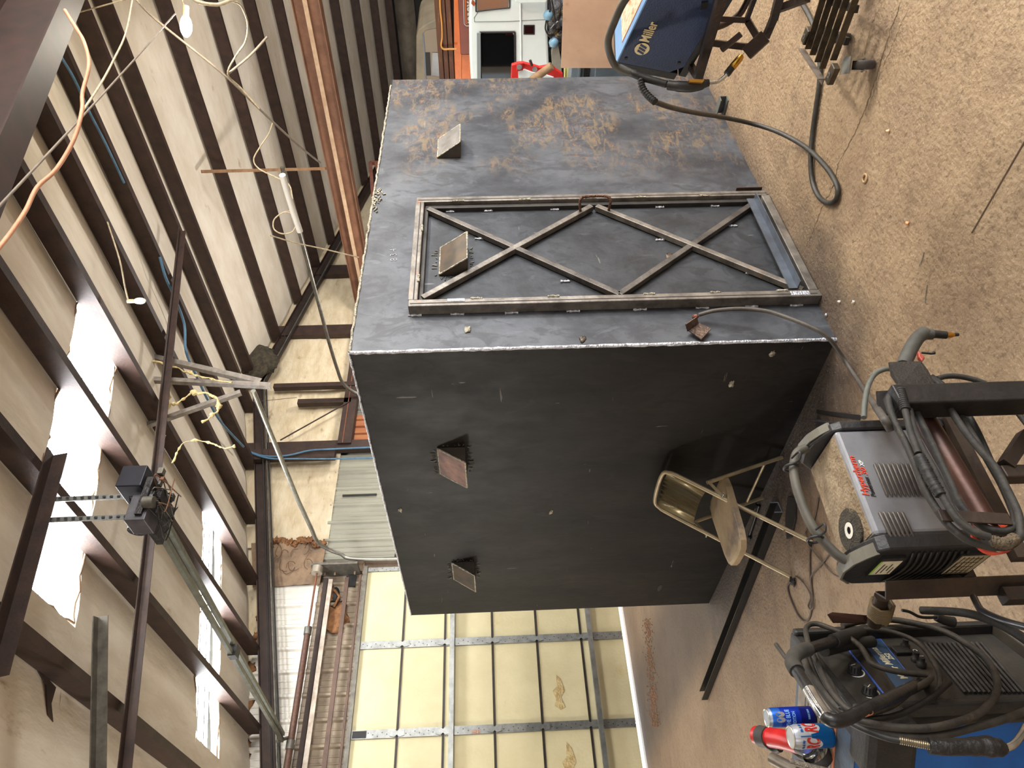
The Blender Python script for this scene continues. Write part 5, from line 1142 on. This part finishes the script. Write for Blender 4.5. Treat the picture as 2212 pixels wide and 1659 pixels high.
for u, d in ((.028,.025),(fwid-.05,.02),(.035+.02,fhei-.03),(fwid-.05,fhei-.03)): MB().cyl(K(u,d), K(u,d,.004), .006, 10).build('screw', M_black, wf)
for k in range(7): MB().blob(K(fwid+.02, .03+.025*k, -.06), .02,.02,.014, nz=.5, seed=k).build('wire_spool_lump', M_grime, wf)
MB().tube(cat([Pd(1362,-15,2.35), Pd(1345,8,2.38), Pd(1328,45,2.42), Pd(1314,85,2.46), Pd(1317,115,2.5), Pd(1328,140,2.55), Pd(1345,152,2.56), Pd(1372,160,2.56)], 6), .013, 10).build('supply_hose', mat('grey_hose', (76,73,64), (52,50,45), 16, .55), wf)
# stand of angle iron
fs = thing('feeder_stand', 'brown angle iron stand under the blue wire feeder', 'stand', Pz(1690,40,0))
def sb_(px0, px1, D0, D1, a, M=M_stb, nm='stand_bar'): return MB().bar(Pd(*px0, D0), Pd(*px1, D1), a*.72, a*.72, up=(0,0,1)).build(nm, M, fs)
M_st2 = mat('brown_steel', (62,48,40), (42,34,30), 12, .4, .5, .1, 60)
sb_((1507,170),(1565,-25),2.62,2.2,.04,M_st2); sb_((1500,120),(1522,0),2.7,2.4,.03,M_st); sb_((1478,120),(1508,168),2.75,2.62,.03,M_st2)
sb_((1536,40),(1614,44),2.5,2.42,.024,M_st2); sb_((1532,92),(1612,101),2.6,2.52,.03,M_st2)
sb_((1614,43),(1642,90),2.42,2.5,.03,M_st2); sb_((1613,42),(1634,-15),2.42,2.25,.02,M_st2)
sb_((1655,78),(1672,38),2.45,2.34,.03,M_st2); sb_((1672,38),(1686,-15),2.34,2.2,.034,M_st2); sb_((1674,22),(1745,-4),2.34,2.2,.03,M_st2)
MB().tube(cat([Pd(1545,60,2.6), Pd(1570,50,2.62), Pd(1598,30,2.6), Pd(1618,-5,2.55)],6), .012, 8).build('strap', M_st2, fs)
def tubeblock(p, q, a, b, label):
    o = MB().prof(p, q, [(-a/2,-b/2),(a/2,-b/2),(a/2,b/2),(-a/2,b/2)], up=FWD).build('square_tube', M_st2, None, bevel=.003); o['label'] = label; o['category'] = 'steel tube'; return o
tubeblock(Pd(1612,117,2.44), Pd(1654,78,2.40), .045, .03, 'short brown square tube block resting on the stand beside the gun nozzle')
tubeblock(Pd(1558,109,2.42), Pd(1601,73,2.38), .018, .02, 'thin brown tube offcut lying across the stand bars')
# MIG gun hanging from the feeder
mgun = thing('mig_gun', 'black welding gun with bent chrome neck and brass nozzle hanging beside the feeder', 'welding gun', Pd(1480,185,2.5))
MB().tube(cat([Pd(1340,146,2.6), Pd(1365,158,2.56), Pd(1390,168,2.55), Pd(1440,182,2.52)],5), .013, 10).build('cable_boot', M_black, mgun)
MB().tube(cat([Pd(1444,184,2.52), Pd(1470,187,2.5), Pd(1500,187,2.5), Pd(1524,180,2.5)],5), .017, 12, radii=[.017]*4+[.019]*6+[.018]*4+[.015]*2).build('grip', mat('gun_black', (26,25,24), (42,39,35), 24, .5), mgun)
MB().tube(cat([Pd(1523,180,2.5), Pd(1531,179,2.5)],3), .013, 10).build('collar', M_black, mgun)
MB().prism([Pd(1488,172,2.47),Pd(1492,170,2.47),Pd(1522,172,2.47),Pd(1518,178,2.47),Pd(1490,177,2.47)], FWD*.012).build('trigger', mat('brass_trigger', (176,126,50), None, rough=.35, metal=.7), mgun)
MB().tube(cat([Pd(1530,179,2.5), Pd(1550,176,2.5), Pd(1563,168,2.5), Pd(1572,157,2.5)],5), .0065, 10).build('neck', MATS['chrome'], mgun)
MB().tube([Pd(1570,160,2.5), Pd(1580,147,2.5)], .0125, 12).build('insulator', M_black, mgun)
MB().tube([Pd(1580,148,2.5), Pd(1582,145,2.5), Pd(1598,126,2.5), Pd(1602,121,2.5)], .013, 14, radii=[.010,.0135,.0125,.009]).build('nozzle', MATS['brass'], mgun)
MB().tube([Pd(1602,121,2.5), Pd(1607,115,2.5)], .0012, 5).build('wire_stub', M_galv, mgun)
# feeder cable: spring, then falls and loops on the floor under the slatted cart
fc = thing('feeder_cable', 'thick dark feeder cable falling past the box and looping on the concrete floor', 'cable', Pz(1790,420,0))
a = [Pd(1384,170,2.55), Pd(1388,190,2.55), Pd(1400,207,2.54), Pd(1415,220,2.52)]
P = cat(a, 14); MB().tube(P, .010, 9, radii=[.0105+.003*((i//2) % 2) for i in range(len(P))]).build('spring_guard', M_black, fc)
pz_ = [(1415,220,.98),(1450,232,.86),(1500,243,.66),(1560,253,.42),(1620,266,.22),(1680,285,.10),(1740,318,.03),(1785,362,.016),(1808,402,.016),(1806,430,.016),(1788,438,.016),(1768,424,.016),(1755,392,.016),(1751,345,.02),(1755,290,.016),(1763,230,.016),(1770,180,.016),(1771,130,.016),(1765,80,.016),(1748,35,.016),(1722,-10,.016)]
MB().tube(cat([Pz(*q) for q in pz_],7), .0125, 10).build('cable', mat('olive_black_cable', (56,53,46), (36,34,31), 18, .5, 0, .1, 80), fc)
# ------------------------------------------------------------------ slatted cart on casters
sc_ = thing('slatted_cart', 'low steel cart of parallel slats on swivel casters at the upper edge', 'cart', Pz(1880,130,0))
M_slat = mat('slat_steel', (84,74,58), (50,44,38), 16, .42, .6)
zc_ = .165
ends0 = [(1745,106),(1755,119),(1766,134),(1776,148),(1800,130)]; ends1 = [(1783,-20),(1800,-20),(1817,-20),(1835,-20),(1855,-20)]
for e, f_ in zip(ends0, ends1):
    p, q = Pz(*e, zc_), Pz(*f_, zc_); MB().bar(p, q, .007, .030).build('slat', M_slat, sc_, bevel=.001)
MB().angle(Pz(1738,104,zc_-.005), Pz(1782,170,zc_-.005), .03, .005).build('end_rail', mat('end_rail_grey', (116,106,96), (90,82,74), 14, .5, .4), sc_)
MB().bar(Pz(1790,0,zc_-.03), Pz(1850,20,zc_-.03), .03,.02).build('cross_rail', M_st, sc_)
MB().bar(Pz(1770,60,zc_-.03), Pz(1830,90,zc_-.03), .03,.02).build('cross_rail', M_st, sc_)
for px, py_ in (((1738,92),(1750,62)),((1790,178),(1806,142))):
    p, q = Pz(*px, zc_+.01), Pz(*py_, zc_+.01)
    MB().bar(p, q, .045, .03).build('corner_lug', M_slat, sc_, bevel=.004)
    c = p.lerp(q,.45)+V((0,0,.0155)); MB().lathe([(.006,0),(.013,0),(.013,.002),(.006,.002)], c, (0,0,1), 14, False, False).build('washer', M_galvd, sc_); MB().cyl(c, c+V((0,0,.0008)), .007, 12).build('lug_hole', M_black, sc_)
def caster(px):
    g = Pz(*px, 0); wc = g+V((0,0,.05)); axd = V((.45,-.89,0)).normalized(); fw = V((0,0,1)).cross(axd)
    y_ = MB(); 
    for s_ in (-1,1): y_.prism([wc+axd*s_*.022+fw*.012, wc+axd*s_*.022-fw*.012-V((0,0,.008)), wc+axd*s_*.022-fw*.03+V((0,0,.065)), wc+axd*s_*.022+fw*.025+V((0,0,.065))], axd*.003*s_)
    y_.obox(wc+V((0,0,.064))-axd*.025-fw*.03, axd*.05, fw*.06, (0,0,.004)); y_.build('caster_fork', MATS['chrome'], sc_, kind='stuff')
    MB().obox(g+V((0,0,.122))-axd*.035-fw*.035, axd*.07, fw*.07, (0,0,.005)).build('caster_plate', M_galv, sc_)
    MB().lathe([(.03,-.018),(.045,-.018),(.05,-.012),(.05,.012),(.045,.018),(.03,.018)], wc, axd, 26).build('caster_wheel', mat('caster_rubber', (70,62,58), (50,46,44), 20, .7), sc_)
    MB().cyl(wc-axd*.03, wc+axd*.03, .006, 10).build('axle', M_galv, sc_)
caster((1888,140)); caster((1836,82)); caster((1880,-40))
# ------------------------------------------------------------------ things beyond the box on the right
def px_poly(pts, X, th, M, nm, par=None, label=None, category=None, bevel=0):
    o = MB().prism([Px(x, y, X) for x, y in pts], (th,0,0)).build(nm, M, par, bevel=bevel)
    if label: o['label'] = label; o['category'] = category
    return o
M_wh = mat('truck_white', (226,234,232), (216,226,224), 2, .22, 0, coat=.6); M_gl = mat('dark_tinted_glass', (12,13,14), None, rough=.04, spec=.9)
tk = thing('truck', 'white truck cab with dark side window standing beyond the steel box', 'truck', V((9.6,3.4,0)))
XT = 9.0
px_poly([(1022,200),(1017,172),(1014,120),(1013,45),(1016,-30),(1183,-30),(1183,60),(1186,140),(1196,155),(1196,200)], XT, 1.7, M_wh, 'cab', tk, bevel=.03)
px_poly([(1041,190),(1037,75),(1041,71),(1106,70),(1110,76),(1111,190)], XT-.006, .004, M_gl, 'side_window', tk)
for a, b in (((1040,190),(1036,70)),((1036,70),(1112,69)),((1112,69),(1113,190))): MB().tube([Px(*a,XT-.01), Px(*b,XT-.01)], .012, 6).build('window_seal', M_black, tk)
MB().prism([Px(1031,190,XT-.02),Px(1030,70,XT-.02),Px(1038,70,XT-.02),Px(1039,190,XT-.02)], (-.02,0,0)).build('vent_visor', mat('grey_visor', (132,140,142), None, rough=.3), tk)
px_poly([(1029,-30),(1031,22),(1040,25),(1098,16),(1100,-30)], XT-.008, .006, mat('brown_reflecting_glass', (138,98,74), (128,100,84), 3, .1), 'windscreen', tk, bevel=.002)
for a, b in (((1028,25),(1060,21)),((1060,21),(1101,17)),((1101,17),(1101,-20)),((1028,25),(1028,-20))): MB().tube([Px(*a,XT-.01), Px(*b,XT-.01)], .008, 6).build('glass_seal', M_black, tk)
for a, b in (((1025,47),(1100,46)),((1100,46),(1181,42)),((1025,47),(1024,38)),((1024,38),(1034,24))): MB().tube([Px(*a,XT-.003), Px(*b,XT-.003)], .004, 5).build('panel_gap', mat('panel_gap_grey', (120,128,126), None), tk)
MB().tube([Px(1124,-20,XT-.004), Px(1126,140,XT-.004)], .012, 8).build('body_crease', M_wh, tk)
px_poly([(1131,75),(1131,54),(1155,54),(1155,75)], XT-.008, .006, M_black, 'handle_recess', tk, bevel=.004); px_poly([(1134,72),(1134,57),(1152,57),(1152,72)], XT-.012, .004, M_gl, 'door_handle', tk)
px_poly([(1112,-30),(1112,4),(1122,8),(1180,7),(1183,2),(1183,-30)], XT-.16, .1, M_wh, 'open_panel', tk, bevel=.02)
px_poly([(1020,-2),(1018,8),(1024,14),(1027,8)], XT-.03, .02, mat('amber_lamp', (150,74,44), None, rough=.3), 'marker_lamp', tk)
# greasy running gear under the body
M_eng = mat('greasy_engine', (96,96,100), (62,60,62), 10, .6, .3, .8, 30, c3=(160,140,100), s3=12, t3=(.54,.64))
for k, (x, y, a, b, c) in enumerate(((1196,20,.14,.26,.10),(1202,45,.16,.16,.14),(1194,60,.1,.12,.09),(1208,75,.12,.18,.13),(1200,95,.1,.14,.1),(1222,30,.1,.3,.12),(1190,50,.06,.1,.06))):
    MB().blob(Px(x, y, XT+.1), a, b*.6, c, 12, 8, nz=.45, seed=k*7).build('engine_lump', M_eng, tk)
for px in (((1186,-5),(1189,15),(1187,28),(1192,36)),((1192,0),(1196,22),(1199,50),(1190,62)),((1180,45),(1178,62),(1184,75),(1192,82)),((1190,62),(1198,52),(1206,46))): MB().tube(cat([Px(x, y, XT-.12) for x, y in px],5), .010, 6).build('engine_hose', M_black if px[0][0] != 1190 else M_galv, tk)
for px, cx in (((1184,33),(120,160,184)),((1196,92),(110,150,176))): MB().blob(Px(*px, XT-.1), .05,.06,.06).build('blue_cap', mat('pale_blue_plastic', cx, None, rough=.4), tk)
px_poly([(1196,190),(1192,118),(1196,100),(1206,100),(1212,130),(1215,190)], XT-.1, .8, mat('dull_fender', (138,136,124), (112,110,100), 5, .5), 'fender_liner', tk)
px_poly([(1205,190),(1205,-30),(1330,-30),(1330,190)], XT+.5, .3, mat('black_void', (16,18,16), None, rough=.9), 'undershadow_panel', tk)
for px in (((1215,10),(1270,12),(1275,-5)),((1262,-5),(1268,8),(1280,12))): MB().tube(cat([Px(x,y,XT-.2) for x,y in px],4), .02, 8).build('drive_link', M_galvd, tk)
MB().cyl((9.9,4.6,.42),(10.2,4.6,.42), .42, 24).build('wheel', M_black, tk); MB().cyl((9.9,1.6,.42),(10.2,1.6,.42), .42, 24).build('wheel', M_black, tk)
# red implement with white stripe, wooden pole
rj = thing('red_implement', 'red steel implement arm with white stripe and bolts between box and truck', 'implement', V((8.3,3.8,0)))
M_rj = mat('implement_red', (206,42,36), (180,36,32), 6, .45)
px_poly([(1103,190),(1105,141),(1118,137),(1130,136),(1150,141),(1165,146),(1192,141),(1200,150),(1216,160),(1221,190)], 8.2, .06, M_rj, 'side_plate', rj, bevel=.008)
px_poly([(1121,190),(1119,154),(1134,151),(1152,158),(1172,160),(1196,168),(1215,190)], 8.17, .03, M_wh, 'white_stripe', rj)
px_poly([(1116,155),(1117,137),(1130,136),(1130,152)], 8.13, .06, M_rj, 'bolted_pad', rj, bevel=.005)
for px in ((1122,145),(1155,150)): MB().cyl(Px(*px,8.16), Px(*px,8.10), .03, 12).build('bolt_head', M_galv, rj)
MB().tube([Px(1145,130,8.1), Px(1149,142,8.1)], .016, 8).build('linch_pin', M_brown, rj)
for y in (4.0,4.5): MB().box(8.2,8.3,y,y+.08,0,.95).build('support_leg', M_rj, rj)
o = MB().tube([Px(1133,185,8.05), Px(1192,142,8.0)], .045, 10).build('wooden_pole', mat('weathered_wood', (150,120,88), (110,84,60), 8, .7, 0, .2, 30, (1,1,.2))); o['label'] = 'weathered wooden pole leaning across the red implement'; o['category'] = 'pole'
# blue-grey cabinet, board in front
cb = thing('tool_cabinet', 'blue-grey louvred metal cabinet beyond the box corner', 'cabinet', Px(1500,150,7.6))
c0, c1 = Px(1231,185,7.5), Px(1231,-20,7.5)
MB().box(7.5,8.1,c1.y,c0.y,0,c0.z).build('cabinet_body', mat('blue_grey_paint', (124,136,144), (104,116,124), 5, .45, .2), cb, bevel=.01)
for k in range(34): y = c1.y+(c0.y-c1.y)*(k+.5)/34; MB().box(7.492,7.5,y-.012,y+.02,c0.z-.2,c0.z-.14).build('louvre_slot', M_black, cb)
MB().box(7.47,7.5,c1.y,c0.y,c0.z-.10,c0.z-.08).build('drawer_lip', MATS['blue_grey_paint'], cb); MB().box(7.48,7.5,c1.y+.02,c0.y-.02,.1,c0.z-.26).build('drawer_front', MATS['blue_grey_paint'], cb, bevel=.005)
o = px_poly([(1219,190),(1219,146),(1221,146),(1221,190)], 7.7, .05, mat('pale_yellow_paint', (214,204,130), None, rough=.5), 'yellow_post', None, 'pale yellow upright edge between the red implement and the cabinet', 'post')
MB().box(7.72,7.78,Px(1225,190,7.7).y,Px(1225,146,7.7).y,0,Px(1222,160,7.7).z).build('post_side', MATS['pale_yellow_paint'], o)
bd = MB().prism([Px(1217,12,7.2),Px(1212,147,7.2),Px(1340,147,7.0),Px(1420,148,6.95),Px(1420,-10,6.9),Px(1217,-10,7.2)], (.02,0,0)).build('board', mat('tan_hardboard', (178,146,120), (164,130,106), 3, .7, 0, .05, 60, c3=(140,108,84), s3=6, t3=(.62,.75))); bd['label'] = 'plain tan hardboard sheet standing in front of the cabinet behind the wire feeder'; bd['category'] = 'board'
# pallet rack with orange beam, lumber, job box and camper shell
XRK = 12.0
rk = thing('pallet_rack', 'orange pallet rack beam high beyond the white truck', 'rack', V((12.2,4,0)))
px_poly([(984,190),(981,118),(980,-30),(994,-30),(997,118),(997,190)], XRK, .06, mat('rack_orange', (206,108,36), (190,92,28), 4, .45), 'beam', rk, bevel=.006)
px_poly([(995,190),(995,118),(1016,118),(1017,190)], XRK+.02, .06, MATS['rack_orange'], 'beam_end', rk)
for y in (6.2,1.0): MB().box(12.05,12.13,y,y+.08,0,3.2).build('upright', MATS['rack_orange'], rk)
jb = thing('job_box', 'dark red steel job box with grey lettering, half hidden behind the white truck', 'tool chest', V((12.2,4,1.2)))
j0, j1 = Px(995,118,11.9), Px(994,-30,11.9)
MB().box(11.9,12.5,j1.y,j0.y,1.2,j0.z).build('chest', mat('chest_red_brown', (118,58,42), (100,50,38), 4, .5), jb, bevel=.01)
text('JOBOX', .14, Px(1024,50,11.89), (0,-1,0), (0,0,1), mat('chest_letter_grey', (168,172,160), None, rough=.5), jb, 'chest_lettering', offset=.006, fit=(Px(1024,50,11.89)-Px(1024,0,11.89)).length)
for a, b, M, r in (((1001,-10),(1003,52),M_chalk,.006),((1003,52),(1007,56),M_chalk,.006),((1007,56),(1018,56),M_chalk,.006),((1005,-10),(1007,52),MATS['rack_orange'],.01)): MB().tube([Px(*a,11.89), Px(*b,11.89)], r, 5).build('border_line', M, jb)
M_lum = mat('brown_timber', (104,66,44), (72,44,30), 7, .75, 0, .3, 30, (1,.15,1), c3=(168,124,86), s3=9, t3=(.6,.72))
for k, (xa, xb) in enumerate(((983,973),(972,962),(961,951))):
    a = Px(xa,190,XRK-.02); b = Px(xb,190,XRK-.02); c = Px(xa,-30,XRK-.02)
    o = MB().obox((XRK-.02-.01*k,c.y,a.z), (.5,0,0), (0,a.y-c.y,0), (0,0,(b.z-a.z)*.97)).build('timber_plank', M_lum, None, bevel=.008); o['label'] = ('lowest','middle','topmost')[k]+' brown timber of the stack above the orange beam'; o['category'] = 'timber'; o['group'] = 'timbers on the rack'
o = MB().tube(cat([Px(x,y,XRK-.08) for x,y in ((986,106),(970,106),(958,106),(953,98),(955,80),(954,50),(951,20),(950,-10))],5), .016, 7).build('air_hose', mat('orange_hose', (196,140,70), None, rough=.5)); o['label'] = 'thin orange hose bent round the timbers on the rack'; o['category'] = 'hose'
cs_ = thing('camper_shell', 'dusty grey camper shell with sliding side window stored above the timbers', 'camper shell', V((13,5,2.6)))
M_cmp = mat('dusty_shell', (142,130,108), (122,112,94), 3, .6)
px_poly([(961,195),(955,110),(951,38),(940,42),(925,50),(912,58),(903,66),(899,80),(899,195)], 13.0, 1.4, M_cmp, 'shell', cs_, bevel=.02)
px_poly([(951,195),(950,118),(947,66),(941,62),(920,66),(914,74),(914,118),(917,195)], 12.985, .01, mat('frosted_window', (134,118,98), None, rough=.5), 'window_sheet', cs_)
px_poly([(931,163),(929,114),(918,114),(921,163)], 12.97, .01, M_black, 'sliding_pane', cs_, bevel=0); px_poly([(949,165),(947,114),(934,114),(932,163)], 12.97, .01, mat('dim_pane', (58,56,48), (40,38,32), 6, .3), 'sliding_pane', cs_)
for a, b in (((921,190),(917,110)),((917,110),(914,74)),((951,190),(948,110)),((948,110),(946,66))): MB().tube([Px(*a,12.975), Px(*b,12.975)], .014, 6).build('window_frame', mat('blue_grey_trim', (112,124,134), None, rough=.4), cs_)
